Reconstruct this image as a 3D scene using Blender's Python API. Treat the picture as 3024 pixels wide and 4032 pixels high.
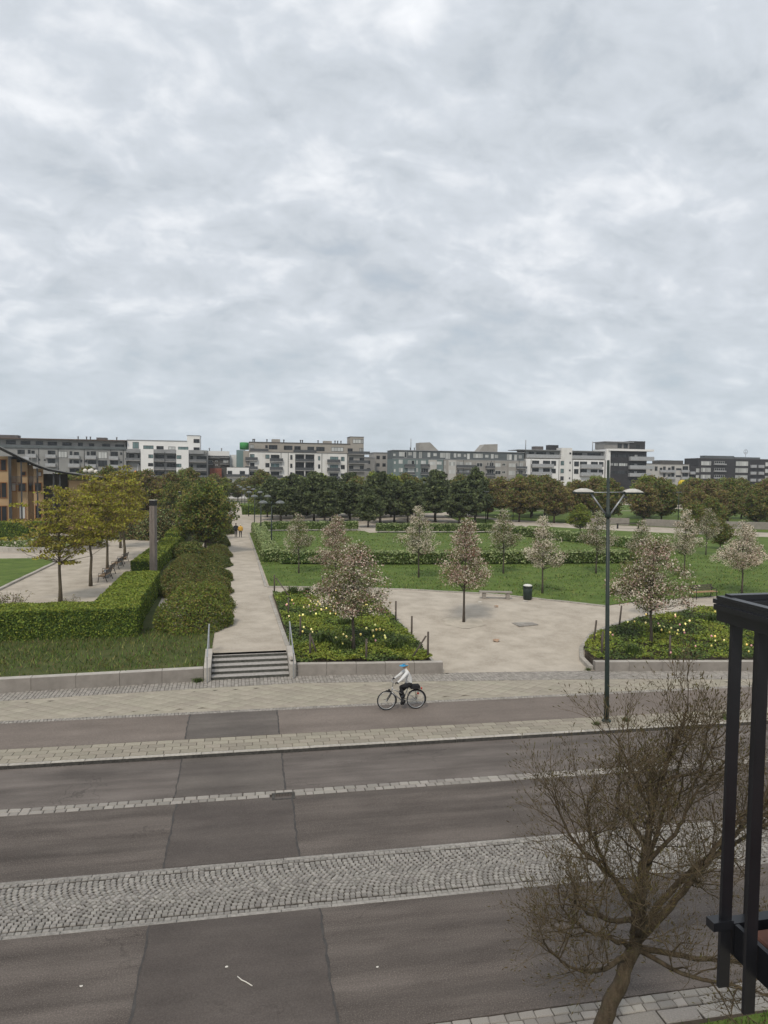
import bpy, math, random
import numpy as np
from mathutils import Vector, Matrix
for o in list(bpy.data.objects): bpy.data.objects.remove(o)
scene = bpy.context.scene
COL = scene.collection
R = math.radians
# ---------------------------------------------------------------- camera
FPX, YHOR, CAMH, YAW, ROLL = 2750., 1872., 8.5, R(12), R(0.65)
PIT = math.atan((2016-YHOR)/FPX)
fw = Vector((math.sin(YAW)*math.cos(PIT), math.cos(YAW)*math.cos(PIT), -math.sin(PIT)))
rt = Vector((math.cos(YAW), -math.sin(YAW), 0)); up = rt.cross(fw)
cr = rt*math.cos(ROLL)+up*math.sin(ROLL); cu = up*math.cos(ROLL)-rt*math.sin(ROLL)
cam = bpy.data.cameras.new('camera'); camo = bpy.data.objects.new('camera', cam); COL.objects.link(camo)
cam.sensor_fit = 'VERTICAL'; cam.sensor_height = 36; cam.sensor_width = 27; cam.lens = FPX/4032*36
cam.clip_start = .05; cam.clip_end = 6000
m = Matrix((cr, cu, -fw)).transposed().to_4x4(); m.translation = (0, 0, CAMH); camo.matrix_world = m
scene.camera = camo
# ---------------------------------------------------------------- sky and sun
SUN_EL, SUN_AZ = R(50), R(208)      # azimuth clockwise from +Y
world = bpy.data.worlds.new('World'); scene.world = world; world.use_nodes = True
nt = world.node_tree; nt.nodes.clear(); N = nt.nodes.new; L = nt.links.new
out = N('ShaderNodeOutputWorld'); bg = N('ShaderNodeBackground'); bg.inputs[1].default_value = 1.0
sky = N('ShaderNodeTexSky'); sky.sky_type = 'NISHITA'; sky.sun_disc = False
sky.sun_elevation = SUN_EL; sky.sun_rotation = SUN_AZ; sky.dust_density = 3
sks = N('ShaderNodeVectorMath'); sks.operation = 'SCALE'; sks.inputs[3].default_value = 0.10; L(sky.outputs[0], sks.inputs[0])
tc = N('ShaderNodeTexCoord'); sp = N('ShaderNodeSeparateXYZ'); L(tc.outputs['Generated'], sp.inputs[0])
def mth(op, a, b=None, clamp=False):
    n = N('ShaderNodeMath'); n.operation = op; n.use_clamp = clamp
    for i, q in enumerate((a, b)):
        if q is None: continue
        if isinstance(q, (int, float)): n.inputs[i].default_value = q
        else: L(q, n.inputs[i])
    return n.outputs[0]
zc = mth('MAXIMUM', sp.outputs[2], 0.0)
den = mth('ADD', zc, 0.42)
cb = N('ShaderNodeCombineXYZ'); L(mth('DIVIDE', sp.outputs[0], den), cb.inputs[0]); L(mth('DIVIDE', sp.outputs[1], den), cb.inputs[1])
def noise(scale, detail, rough, dist, off, sx=1, sy=1):
    mp = N('ShaderNodeMapping'); mp.inputs['Location'].default_value = off; mp.inputs['Scale'].default_value = (sx, sy, 1); L(cb.outputs[0], mp.inputs[0])
    n = N('ShaderNodeTexNoise'); n.inputs['Scale'].default_value = scale; n.inputs['Detail'].default_value = detail
    n.inputs['Roughness'].default_value = rough; n.inputs['Distortion'].default_value = dist; L(mp.outputs[0], n.inputs[0]); return n.outputs[0]
big = noise(2.9, 4, .5, .4, (3.1, 1.7, 0), 1, 1.1)
mid = noise(8.0, 7, .56, .5, (7.7, 2.2, 0), .9, 1.15)
fin = noise(21.0, 6, .58, .4, (1.3, 9.1, 0), .9, 1.1)
cv = mth('ADD', mth('ADD', mth('MULTIPLY', big, .52), mth('MULTIPLY', mid, .35)), mth('MULTIPLY', fin, .13))
ramp = N('ShaderNodeValToRGB'); L(cv, ramp.inputs[0]); e = ramp.color_ramp.elements
e[0].position = .33; e[0].color = (.37, .415, .46, 1)
e[1].position = .67; e[1].color = (.75, .765, .79, 1)
q = ramp.color_ramp.elements.new(.44); q.color = (.44, .475, .515, 1)
q = ramp.color_ramp.elements.new(.52); q.color = (.505, .54, .585, 1)
q = ramp.color_ramp.elements.new(.58); q.color = (.61, .635, .67, 1)
# low cloud deck thins to an even blue-grey towards the horizon, as distant cloud does
hz = N('ShaderNodeMapRange'); hz.inputs[1].default_value = 0.0; hz.inputs[2].default_value = .24; hz.inputs[3].default_value = .75; hz.inputs[4].default_value = 0; L(sp.outputs[2], hz.inputs[0])
mx = N('ShaderNodeMix'); mx.data_type = 'RGBA'; L(hz.outputs[0], mx.inputs[0]); L(ramp.outputs[0], mx.inputs[6]); mx.inputs[7].default_value = (.435, .495, .54, 1)
# a little clear sky through the thinner cloud
mx2 = N('ShaderNodeMix'); mx2.data_type = 'RGBA'; L(mth('MULTIPLY', mth('SUBTRACT', .47, cv, True), 1.2, True), mx2.inputs[0]); L(mx.outputs[2], mx2.inputs[6]); L(sks.outputs[0], mx2.inputs[7])
L(mx2.outputs[2], bg.inputs[0]); L(bg.outputs[0], out.inputs[0])
sl = bpy.data.lights.new('sun', 'SUN'); sl.energy = 1.5; sl.angle = R(11); sl.color = (1, .91, .78)
so = bpy.data.objects.new('sun', sl); COL.objects.link(so)
sd = Vector((math.sin(SUN_AZ)*math.cos(SUN_EL), math.cos(SUN_AZ)*math.cos(SUN_EL), math.sin(SUN_EL)))
so.rotation_euler = sd.to_track_quat('Z', 'Y').to_euler(); so.location = sd*60
vs = scene.view_settings; vs.view_transform = 'Standard'; vs.look = 'None'; vs.exposure = 0.42; vs.gamma = 1; vs.use_curve_mapping = False
scene.render.engine = 'CYCLES'
try:
    scene.cycles.max_bounces = 5; scene.cycles.diffuse_bounces = 3; scene.cycles.transparent_max_bounces = 6; scene.cycles.caustics_reflective = False; scene.cycles.caustics_refractive = False
except Exception: pass
# ---------------------------------------------------------------- helpers
rng = np.random.default_rng(11); random.seed(5)
def tag(o, label=None, cat=None, group=None, kind=None):
    if label: o['label'] = label
    if cat: o['category'] = cat
    if group: o['group'] = group
    if kind: o['kind'] = kind
    return o
def link(name, data, parent=None, loc=None, rz=None, sc=None):
    o = bpy.data.objects.new(name, data); COL.objects.link(o)
    if parent is not None: o.parent = parent
    if loc is not None: o.location = loc
    if rz is not None: o.rotation_euler = (0, 0, rz)
    if sc is not None: o.scale = (sc, sc, sc) if isinstance(sc, (int, float)) else sc
    return o
def empty(name, loc=(0, 0, 0), rz=0, sc=1):
    o = link(name, None, None, loc, rz, sc); o.empty_display_size = .2; return o
def copy_tree(o, parent=None):
    c = o.copy(); COL.objects.link(c); c.parent = parent
    for ch in o.children: copy_tree(ch, c)
    return c
class MB:
    def __init__(s): s.v = []; s.f = []; s.m = []; s.sm = []
    def add(s, vs, fs, m=0, sm=False):
        b = len(s.v); s.v += [tuple(v) for v in vs]
        for f in fs: s.f.append(tuple(i+b for i in f)); s.m.append(m); s.sm.append(sm)
    def box(s, x0, x1, y0, y1, z0, z1, m=0):
        s.add([(x0,y0,z0),(x1,y0,z0),(x1,y1,z0),(x0,y1,z0),(x0,y0,z1),(x1,y0,z1),(x1,y1,z1),(x0,y1,z1)],
              [(0,3,2,1),(4,5,6,7),(0,1,5,4),(1,2,6,5),(2,3,7,6),(3,0,4,7)], m)
    def bevbox(s, x0, x1, y0, y1, z0, z1, b=.02, m=0):   # top edges chamfered
        s.add([(x0,y0,z0),(x1,y0,z0),(x1,y1,z0),(x0,y1,z0),(x0,y0,z1-b),(x1,y0,z1-b),(x1,y1,z1-b),(x0,y1,z1-b),(x0+b,y0+b,z1),(x1-b,y0+b,z1),(x1-b,y1-b,z1),(x0+b,y1-b,z1)],
              [(0,3,2,1),(0,1,5,4),(1,2,6,5),(2,3,7,6),(3,0,4,7),(4,5,9,8),(5,6,10,9),(6,7,11,10),(7,4,8,11),(8,9,10,11)], m)
    def tube(s, pts, rad, n=6, m=0, cap=True, sm=True):
        P = [Vector(p) for p in pts]; k = len(P)
        if isinstance(rad, (int, float)): rad = [rad]*k
        vs = []; ref = None
        for i in range(k):
            t = (P[min(i+1, k-1)]-P[max(i-1, 0)])
            t = t.normalized() if t.length > 1e-9 else Vector((0, 0, 1))
            if ref is None: ref = Vector((1, 0, 0)) if abs(t.x) < .8 else Vector((0, 1, 0))
            a = (ref-t*ref.dot(t)); a = a.normalized() if a.length > 1e-6 else t.orthogonal().normalized()
            b = t.cross(a); ref = a
            for j in range(n):
                an = 2*math.pi*j/n; vs.append(P[i]+(a*math.cos(an)+b*math.sin(an))*rad[i])
        fs = [(i*n+j, i*n+(j+1) % n, (i+1)*n+(j+1) % n, (i+1)*n+j) for i in range(k-1) for j in range(n)]
        if cap: fs += [tuple(range(n-1, -1, -1)), tuple(range((k-1)*n, k*n))]
        s.add(vs, fs, m, sm)
    def lathe(s, prof, n=12, m=0, c=(0, 0, 0), sm=True):   # prof [(r,z)]
        k = len(prof); vs = [(c[0]+r*math.cos(2*math.pi*j/n), c[1]+r*math.sin(2*math.pi*j/n), c[2]+z) for r, z in prof for j in range(n)]
        fs = [(i*n+j, i*n+(j+1) % n, (i+1)*n+(j+1) % n, (i+1)*n+j) for i in range(k-1) for j in range(n)]
        fs += [tuple(range(n-1, -1, -1)), tuple(range((k-1)*n, k*n))]
        s.add(vs, fs, m, sm)
    def prism(s, poly, z0, z1, m=0):      # poly ccw
        n = len(poly); vs = [(x, y, z0) for x, y in poly]+[(x, y, z1) for x, y in poly]
        s.add(vs, [tuple(range(n-1, -1, -1)), tuple(range(n, 2*n))]+[(i, (i+1) % n, n+(i+1) % n, n+i) for i in range(n)], m)
    def xprism(s, poly, x0, x1, m=0):     # poly in (y,z)
        n = len(poly); vs = [(x0, y, z) for y, z in poly]+[(x1, y, z) for y, z in poly]
        s.add(vs, [tuple(range(n)), tuple(range(2*n-1, n-1, -1))]+[(i, n+i, n+(i+1) % n, (i+1) % n) for i in range(n)], m)
    def yprism(s, poly, y0, y1, m=0):     # poly in (x,z)
        n = len(poly); vs = [(x, y0, z) for x, z in poly]+[(x, y1, z) for x, z in poly]
        s.add(vs, [tuple(range(n)), tuple(range(2*n-1, n-1, -1))]+[(i, n+i, n+(i+1) % n, (i+1) % n) for i in range(n)], m)
    def mesh(s, name, mats):
        me = bpy.data.meshes.new(name); me.from_pydata(s.v, [], s.f)
        for q in (mats if isinstance(mats, (list, tuple)) else [mats]): me.materials.append(q)
        me.polygons.foreach_set('material_index', s.m); me.polygons.foreach_set('use_smooth', s.sm); me.update(); return me
    def build(s, name, mats, parent=None, loc=None, rz=None, sc=None): return link(name, s.mesh(name, mats), parent, loc, rz, sc)
def quads_mesh(name, V, mats, midx=None, tri=False):
    """V: (n,4,3) or (n,3,3) array"""
    n, k = V.shape[:2]; me = bpy.data.meshes.new(name)
    me.vertices.add(n*k); me.vertices.foreach_set('co', V.reshape(-1).astype(np.float32))
    me.loops.add(n*k); me.loops.foreach_set('vertex_index', np.arange(n*k, dtype=np.int32))
    me.polygons.add(n); me.polygons.foreach_set('loop_start', np.arange(0, n*k, k, dtype=np.int32)); me.polygons.foreach_set('loop_total', np.full(n, k, dtype=np.int32))
    for q in (mats if isinstance(mats, (list, tuple)) else [mats]): me.materials.append(q)
    if midx is not None: me.polygons.foreach_set('material_index', np.asarray(midx, dtype=np.int32))
    me.update(calc_edges=True); return me
def unit(a): return a/np.maximum(np.linalg.norm(a, axis=-1, keepdims=True), 1e-9)
def leaf_quads(c, size, nrm=None, flat=0.0, asp=1.6, droop=0.):
    """diamond leaves at centres c (n,3); nrm pulls the faces towards a normal by factor flat"""
    n = len(c); nn = unit(rng.normal(size=(n, 3)))
    if nrm is not None: nn = unit(nn*(1-flat)+nrm*flat)
    a = unit(np.cross(nn, rng.normal(size=(n, 3)))); b = np.cross(nn, a)
    s = (size*rng.uniform(.65, 1.3, n))[:, None]
    L_ = a*s*asp*.5; W = b*s*.5
    return np.stack([c-L_, c+W-L_*.1, c+L_, c-W-L_*.1], 1)
# ---------------------------------------------------------------- materials
def mat(name, c1, c2=None, scale=4., rough=.85, bump=0., bscale=60., island=0., stretch=None, spec=.3, metal=0., c3=None, s3=40., a3=.5, detail=6, hue=0.):
    m = bpy.data.materials.new(name); m.use_nodes = True; t = m.node_tree; n = t.nodes; l = t.links
    bs = n['Principled BSDF']; bs.inputs['Roughness'].default_value = rough; bs.inputs['Metallic'].default_value = metal
    bs.inputs['Specular IOR Level'].default_value = spec
    tcn = n.new('ShaderNodeTexCoord'); co = tcn.outputs['Object']
    if stretch:
        mp = n.new('ShaderNodeMapping'); mp.inputs['Scale'].default_value = stretch; l.new(co, mp.inputs[0]); co = mp.outputs[0]
    rgb = None
    if c2 is not None:
        nz = n.new('ShaderNodeTexNoise'); nz.inputs['Scale'].default_value = scale; nz.inputs['Detail'].default_value = detail; nz.inputs['Roughness'].default_value = .62; l.new(co, nz.inputs[0])
        rp = n.new('ShaderNodeValToRGB'); rp.color_ramp.elements[0].position = .34; rp.color_ramp.elements[1].position = .66
        rp.color_ramp.elements[0].color = (*c1, 1); rp.color_ramp.elements[1].color = (*c2, 1); l.new(nz.outputs[0], rp.inputs[0]); rgb = rp.outputs[0]
    if c3 is not None:
        nz = n.new('ShaderNodeTexNoise'); nz.inputs['Scale'].default_value = s3; nz.inputs['Detail'].default_value = 3; l.new(tcn.outputs['Object'], nz.inputs[0])
        r3 = n.new('ShaderNodeMapRange'); r3.inputs[1].default_value = .5; r3.inputs[2].default_value = .72; r3.inputs[4].default_value = a3; l.new(nz.outputs[0], r3.inputs[0])
        mxn = n.new('ShaderNodeMix'); mxn.data_type = 'RGBA'; l.new(r3.outputs[0], mxn.inputs[0])
        if rgb: l.new(rgb, mxn.inputs[6])
        else: mxn.inputs[6].default_value = (*c1, 1)
        mxn.inputs[7].default_value = (*c3, 1); rgb = mxn.outputs[2]
    if island:
        g = n.new('ShaderNodeNewGeometry'); oi = n.new('ShaderNodeObjectInfo')
        ad = n.new('ShaderNodeMath'); ad.operation = 'ADD'; l.new(g.outputs['Random Per Island'], ad.inputs[0]); l.new(oi.outputs['Random'], ad.inputs[1])
        fr = n.new('ShaderNodeMath'); fr.operation = 'FRACT'; l.new(ad.outputs[0], fr.inputs[0])
        mr = n.new('ShaderNodeMapRange'); mr.inputs[3].default_value = 1-island; mr.inputs[4].default_value = 1+island; l.new(fr.outputs[0], mr.inputs[0])
        hs = n.new('ShaderNodeHueSaturation'); l.new(mr.outputs[0], hs.inputs['Value'])
        if hue:
            f2 = n.new('ShaderNodeMath'); f2.operation = 'MULTIPLY'; f2.inputs[1].default_value = 7.13; l.new(fr.outputs[0], f2.inputs[0])
            f3 = n.new('ShaderNodeMath'); f3.operation = 'FRACT'; l.new(f2.outputs[0], f3.inputs[0])
            h2 = n.new('ShaderNodeMapRange'); h2.inputs[3].default_value = .5-hue; h2.inputs[4].default_value = .5+hue; l.new(f3.outputs[0], h2.inputs[0]); l.new(h2.outputs[0], hs.inputs['Hue'])
        if rgb: l.new(rgb, hs.inputs['Color'])
        else: hs.inputs['Color'].default_value = (*c1, 1)
        rgb = hs.outputs[0]
    if rgb: l.new(rgb, bs.inputs['Base Color'])
    else: bs.inputs['Base Color'].default_value = (*c1, 1)
    if bump:
        nb = n.new('ShaderNodeTexNoise'); nb.inputs['Scale'].default_value = bscale; nb.inputs['Detail'].default_value = 5; l.new(tcn.outputs['Object'], nb.inputs[0])
        bp = n.new('ShaderNodeBump'); bp.inputs['Strength'].default_value = bump; bp.inputs['Distance'].default_value = .02; l.new(nb.outputs[0], bp.inputs['Height']); l.new(bp.outputs[0], bs.inputs['Normal'])
    return m
def leafmat(name, c1, island=.35, hue=.02, trans=.3, rough=.6, k=2.0):
    c1 = tuple(q*k for q in c1)
    m = mat(name, c1, island=island, hue=hue, rough=rough, spec=.25)
    t = m.node_tree; n = t.nodes; l = t.links; bs = n['Principled BSDF']; o = n['Material Output']
    tr = n.new('ShaderNodeBsdfTranslucent'); src = bs.inputs['Base Color'].links[0].from_socket; l.new(src, tr.inputs[0])
    mx = n.new('ShaderNodeMixShader'); mx.inputs[0].default_value = trans; l.new(bs.outputs[0], mx.inputs[1]); l.new(tr.outputs[0], mx.inputs[2]); l.new(mx.outputs[0], o.inputs[0]); return m
def glassmat(name, col, rough=.08):
    return mat(name, col, rough=rough, spec=.6, island=.5)
MT = {}
MT['asphalt'] = mat('asphalt', (.076,.0635,.056), (.13,.111,.0985), 1.3, .9, .5, 140, stretch=(.25,1.4,1), c3=(.19,.163,.142), s3=42, a3=.75)
MT['asphalt_far'] = mat('asphalt_parking', (.096,.082,.0735), (.164,.142,.128), 1.2, .9, .5, 140, stretch=(.3,1.2,1), c3=(.2,.18,.162), s3=42, a3=.6)
MT['asphalt_patch'] = mat('asphalt_patch', (.075,.0625,.056), (.106,.09,.08), .8, .85, .35, 160, stretch=(.5,1.2,1), c3=(.15,.14,.13), s3=60, a3=.3)
MT['asphalt_patch2'] = mat('asphalt_patch_light', (.098,.084,.075), (.138,.121,.107), .8, .85, .35, 160, stretch=(.5,1.2,1), c3=(.17,.16,.15), s3=60, a3=.3)
MT['asphalt_bike'] = mat('asphalt_bike', (.155,.129,.111), (.195,.164,.142), .6, .9, .35, 150, stretch=(.3,1.2,1), c3=(.24,.21,.19), s3=50, a3=.35)
def wear(m, streak=.16, crack=.5, seed=0.):
    """long wheel-track streaks, blotches and fine cracks multiplied into the surface colour"""
    t = m.node_tree; n = t.nodes; l = t.links; bs = n['Principled BSDF']; src = bs.inputs['Base Color'].links[0].from_socket; tcn = n.new('ShaderNodeTexCoord')
    def nz(scale, st, det, lo, hi, a, b):
        mp = n.new('ShaderNodeMapping'); mp.inputs['Scale'].default_value = st; mp.inputs['Location'].default_value = (seed, seed*1.7, 0); l.new(tcn.outputs['Object'], mp.inputs[0])
        q = n.new('ShaderNodeTexNoise'); q.inputs['Scale'].default_value = scale; q.inputs['Detail'].default_value = det; l.new(mp.outputs[0], q.inputs[0])
        r = n.new('ShaderNodeMapRange'); r.inputs[1].default_value = lo; r.inputs[2].default_value = hi; r.inputs[3].default_value = a; r.inputs[4].default_value = b; l.new(q.outputs[0], r.inputs[0]); return r.outputs[0]
    a = nz(1., (.05, 2.2, 1), 3, .3, .7, 1-streak, 1+streak); b = nz(1., (.55, .9, 1), 5, .3, .7, .88, 1.12); c = nz(30., (1, 1, 1), 2, .25, .75, .8, 1.2)
    vo = n.new('ShaderNodeTexVoronoi'); vo.feature = 'DISTANCE_TO_EDGE'; vo.inputs['Scale'].default_value = .33; nd = n.new('ShaderNodeTexNoise'); nd.inputs['Scale'].default_value = 1.6; nd.inputs['Detail'].default_value = 5; l.new(tcn.outputs['Object'], nd.inputs[0])
    va = n.new('ShaderNodeVectorMath'); va.operation = 'MULTIPLY_ADD'; va.inputs[1].default_value = (1.6, 1.6, 0); l.new(nd.outputs['Color'], va.inputs[0]); l.new(tcn.outputs['Object'], va.inputs[2]); l.new(va.outputs[0], vo.inputs['Vector'])
    cr_ = n.new('ShaderNodeMapRange'); cr_.inputs[1].default_value = .001; cr_.inputs[2].default_value = .006; cr_.inputs[3].default_value = 1-crack; cr_.inputs[4].default_value = 1; l.new(vo.outputs['Distance'], cr_.inputs[0])
    mk = nz(1., (.3, .4, 1), 2, .5, .56, 0, 1); mm = n.new('ShaderNodeMix'); mm.inputs[2].default_value = 1.; l.new(mk, mm.inputs[0]); l.new(cr_.outputs[0], mm.inputs[3])
    prod = mm.outputs[0]
    for q in (a, b, c): k = n.new('ShaderNodeMath'); k.operation = 'MULTIPLY'; l.new(prod, k.inputs[0]); l.new(q, k.inputs[1]); prod = k.outputs[0]
    sc = n.new('ShaderNodeVectorMath'); sc.operation = 'SCALE'; l.new(src, sc.inputs[0]); l.new(prod, sc.inputs[3]); l.new(sc.outputs[0], bs.inputs['Base Color']); return m
for i_, k_ in enumerate(('asphalt', 'asphalt_far', 'asphalt_patch', 'asphalt_patch2', 'asphalt_bike')): wear(MT[k_], (.2, .18, .1, .12, .08)[i_], (.32, .3, .15, .2, .2)[i_], i_*3.7)
MT['tar'] = mat('tar_seam', (.05,.046,.044), (.075,.07,.066), 6, .8)
MT['ground'] = mat('ground', (.16,.15,.11), (.22,.2,.16), .2)
MT['gravel'] = mat('gravel', (.35,.305,.248), (.5,.445,.372), .9, .95, .6, 70, c3=(.5,.46,.4), s3=14, a3=.6, detail=9)
MT['gravel_pale'] = mat('gravel_pale', (.34,.305,.25), (.5,.45,.375), 1.2, .95, .6, 70)
MT['soil'] = mat('soil', (.045,.035,.025), (.085,.065,.045), 3, .95, .8, 30)
MT['lawn'] = mat('lawn', (.062,.108,.014), (.118,.172,.03), .9, .95, .9, 22, c3=(.11,.12,.04), s3=3.5, a3=.6)
MT['lawn_rough'] = mat('lawn_rough', (.045,.06,.014), (.08,.095,.026), 1.2, .95, .9, 25, c3=(.09,.075,.03), s3=3, a3=.6)
MT['sett'] = mat('granite_sett', (.2,.188,.172), (.31,.292,.268), 18, .8, .4, 60, island=.22, hue=.012)
MT['sett_pale'] = mat('granite_sett_pale', (.235,.218,.196), (.34,.315,.284), 16, .85, .4, 60, island=.2, hue=.012)
MT['joint'] = mat('joint_sand', (.035,.03,.024), (.07,.06,.05), 8, .95)
MT['joint_pale'] = mat('joint_sand_pale', (.11,.095,.077), (.17,.148,.12), 8, .95)
MT['slab'] = mat('paving_slab', (.25,.225,.18), (.325,.293,.238), 3, .9, .3, 60, island=.13, hue=.008)
MT['slab_diamond'] = mat('paving_slab_diamond', (.29,.262,.21), (.36,.325,.262), 3, .9, .3, 60, island=.09, hue=.008)
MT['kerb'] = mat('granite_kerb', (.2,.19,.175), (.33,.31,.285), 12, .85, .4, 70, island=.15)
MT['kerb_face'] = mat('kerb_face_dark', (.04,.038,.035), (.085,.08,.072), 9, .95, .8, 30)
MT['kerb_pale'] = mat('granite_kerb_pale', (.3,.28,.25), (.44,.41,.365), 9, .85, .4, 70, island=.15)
MT['concrete'] = mat('cast_concrete', (.235,.213,.19), (.30,.273,.245), 1.6, .85, .25, 60, island=.07, c3=(.17,.152,.135), s3=2.2, a3=.45)
MT['concrete_pale_lit_top'] = mat('concrete_pale_lit_top', (.36,.335,.3), (.45,.42,.38), 3, .85, .2, 60)  # pale concrete; on wall blocks it paints the light on their tops
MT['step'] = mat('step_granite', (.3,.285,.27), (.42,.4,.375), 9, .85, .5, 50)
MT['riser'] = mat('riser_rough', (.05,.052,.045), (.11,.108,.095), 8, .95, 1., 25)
MT['steel'] = mat('galvanised_steel', (.3,.31,.32), (.4,.41,.42), 5, .45, metal=.6)
MT['dark_iron'] = mat('dark_iron', (.02,.02,.022), rough=.5)
MT['green_paint'] = mat('green_black_paint', (.012,.022,.018), (.02,.032,.026), 3, .45, spec=.4)
MT['black_paint'] = mat('blue_black_paint', (.009,.0095,.012), (.015,.0155,.019), 4, .35, spec=.45)
MT['grey_plastic'] = mat('lamp_shell', (.4,.39,.36), (.55,.53,.49), 4, .5)
MT['lamp_dome'] = mat('lamp_dome', (.1,.11,.11), (.16,.17,.17), 6, .35)
MT['timber'] = mat('weathered_timber', (.15,.128,.115), (.24,.21,.19), 2.5, .9, .4, 20, stretch=(6,6,.5))
MT['timber_dark'] = mat('dark_timber', (.07,.058,.048), (.12,.1,.085), 4, .9, .4, 20, stretch=(6,6,.6))
MT['timber_pale'] = mat('silvered_timber', (.22,.2,.175), (.33,.3,.265), 4, .9, .3, 20, stretch=(.6,6,6))
MT['seat_tan'] = mat('varnished_slat', (.32,.2,.11), (.4,.26,.15), 4, .6)
MT['bark'] = mat('bark', (.06,.05,.04), (.11,.092,.075), 8, .95, .8, 30, stretch=(3,3,.6))
MT['bark_olive'] = mat('bark_olive', (.075,.062,.042), (.13,.108,.075), 8, .95, .8, 30, stretch=(3,3,.6))
MT['bark_near'] = mat('bark_lichen', (.05,.037,.023), (.105,.08,.052), 7, .95, 1., 40, stretch=(2,2,.7), c3=(.085,.08,.045), s3=9, a3=.4)
MT['twig'] = mat('twig_bark', (.1,.075,.045), (.15,.115,.068), 9, .9)
MT['bud'] = mat('bud', (.075,.058,.02), island=.4, hue=.03, rough=.7)
MT['needle'] = leafmat('pine_needles', (.036,.046,.02), .5, .02, .25)
MT['needle2'] = leafmat('pine_needles_light', (.066,.08,.032), .45, .02, .25)
MT['l_yellow'] = leafmat('spring_leaf_yellow', (.16,.15,.022), .42, .025, .35)
MT['l_olive'] = leafmat('spring_leaf_olive', (.112,.096,.028), .45, .03, .3)
MT['l_brown'] = leafmat('spring_leaf_brown', (.095,.068,.035), .45, .02, .3)
MT['l_green'] = leafmat('leaf_green', (.064,.09,.022), .45, .025, .3)
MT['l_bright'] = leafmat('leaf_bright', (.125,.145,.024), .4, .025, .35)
MT['l_dark'] = leafmat('leaf_dark', (.028,.042,.013), .45, .02, .2)
MT['l_sage'] = leafmat('leaf_sage', (.17,.20,.092), .35, .02, .3)
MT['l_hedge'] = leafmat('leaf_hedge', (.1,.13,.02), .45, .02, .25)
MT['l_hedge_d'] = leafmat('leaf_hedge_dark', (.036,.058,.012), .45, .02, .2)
MT['bl_white'] = leafmat('blossom_white', (.74,.66,.54), .22, .012, .3, k=1.)
MT['bl_pink'] = leafmat('blossom_pink', (.50,.35,.295), .22, .02, .3, k=1.)
MT['bl_green'] = leafmat('blossom_leaf', (.075,.08,.026), .5, .04, .35)
MT['bl_red'] = leafmat('blossom_red_leaf', (.10,.06,.038), .4, .02, .35)
MT['grass'] = leafmat('grass_blade', (.062,.095,.018), .45, .03, .3)
MT['grass_y'] = leafmat('grass_blade_dry', (.125,.125,.04), .4, .03, .3)
# ================================================================ ground and street
SR = math.atan(-.028)
def WY(x):   # front face of the low walls (world Y)
    return float(np.interp(x, [-40, -9, -1.1, 2.4, 8.6, 15.3, 22, 60], [28.3, 28.4, 28.75, 28.8, 28.1, 27.3, 26.2, 20.]))
def sst(t): t = min(1, max(0, t)); return t*t*(3-2*t)
def HT(x, y):   # park ground height
    if x < -.97: return min(.8, .54+.05*(y-28.7))
    if x < 2.2: return .8
    t = sst((x-2.2)/6.3); r = .13+.67*sst((y-WY(x))/13.)
    return .8*(1-t)+r*t
def rot2(u, v): c, s = math.cos(SR), math.sin(SR); return (u*c-v*s, u*s+v*c)
def unrot(x, y): c, s = math.cos(SR), math.sin(SR); return (x*c+y*s, -x*s+y*c)
# base sheet to the horizon
g = MB()
ys = [-60, 20, 40.0, 60, 90, 120, 260, 600, 3000]; zs = [-.2, -.2, -.2, .55, .70, .70, .70, .70, .70]
xs = [-3000, -400, -60, -20, 20, 60, 400, 3000]
vs_ = [(x, y, z) for y, z in zip(ys, zs) for x in xs]; nx = len(xs)
g.add(vs_, [(j*nx+i, j*nx+i+1, (j+1)*nx+i+1, (j+1)*nx+i) for j in range(len(ys)-1) for i in range(nx-1)])
tag(g.build('ground', MT['ground']), 'bare earth ground reaching to the horizon', kind='structure')
def strip(name, v0, v1, z, m, u0=-40, u1=70, n=1, thick=.06):
    b = MB(); b.box(u0, u1, v0, v1, z-thick, z, 0); o = b.build(name, m, rz=SR); return tag(o, kind='structure')
V = dict(nk=10.12, m0=13.28, m1=15.2, d0=18.19, d1=18.58, k=21.12, s0=21.27, b0=22.37, b1=24.70, t1=24.95)
strip('verge_soil', 4.0, 9.42, .06, MT['soil'])
strip('road_near_lane', V['nk'], V['m0'], 0, MT['asphalt'])
strip('road_far_lane', V['m1'], V['d0'], 0.004, MT['asphalt'])
strip('road_parking_lane', V['d1'], V['k'], 0.0, MT['asphalt_far'])
strip('cycle_path', V['b0'], V['b1'], .12, MT['asphalt_bike'], thick=.3)
# repair patches: irregular sheets a few mm proud, each with a tar seam along its long edges
def patch(name, u0, u1, v0, v1, z, m):
    b = MB(); n = 14; L_, R_ = [], []
    for i in range(n+1):
        v = v0+(v1-v0)*i/n; L_.append((u0+random.uniform(-.02, .02)+.05*(1-i/n), v)); R_.append((u1+random.uniform(-.02, .02), v))
    for i in range(n):
        b.add([(*L_[i], z), (*R_[i], z), (*R_[i+1], z), (*L_[i+1], z)], [(0, 1, 2, 3)])
    o = tag(b.build(name, m, rz=SR), kind='structure')
    for E_ in (L_, R_):
        s = MB()
        for i in range(n):
            w0, w1 = random.uniform(.008, .03), random.uniform(.008, .03)
            s.add([(E_[i][0]-w0, E_[i][1], z+.004), (E_[i][0]+w0, E_[i][1], z+.004), (E_[i+1][0]+w1, E_[i+1][1], z+.004), (E_[i+1][0]-w1, E_[i+1][1], z+.004)], [(0, 1, 2, 3)])
        s.build('tar_seam', MT['tar'], o)
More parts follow.
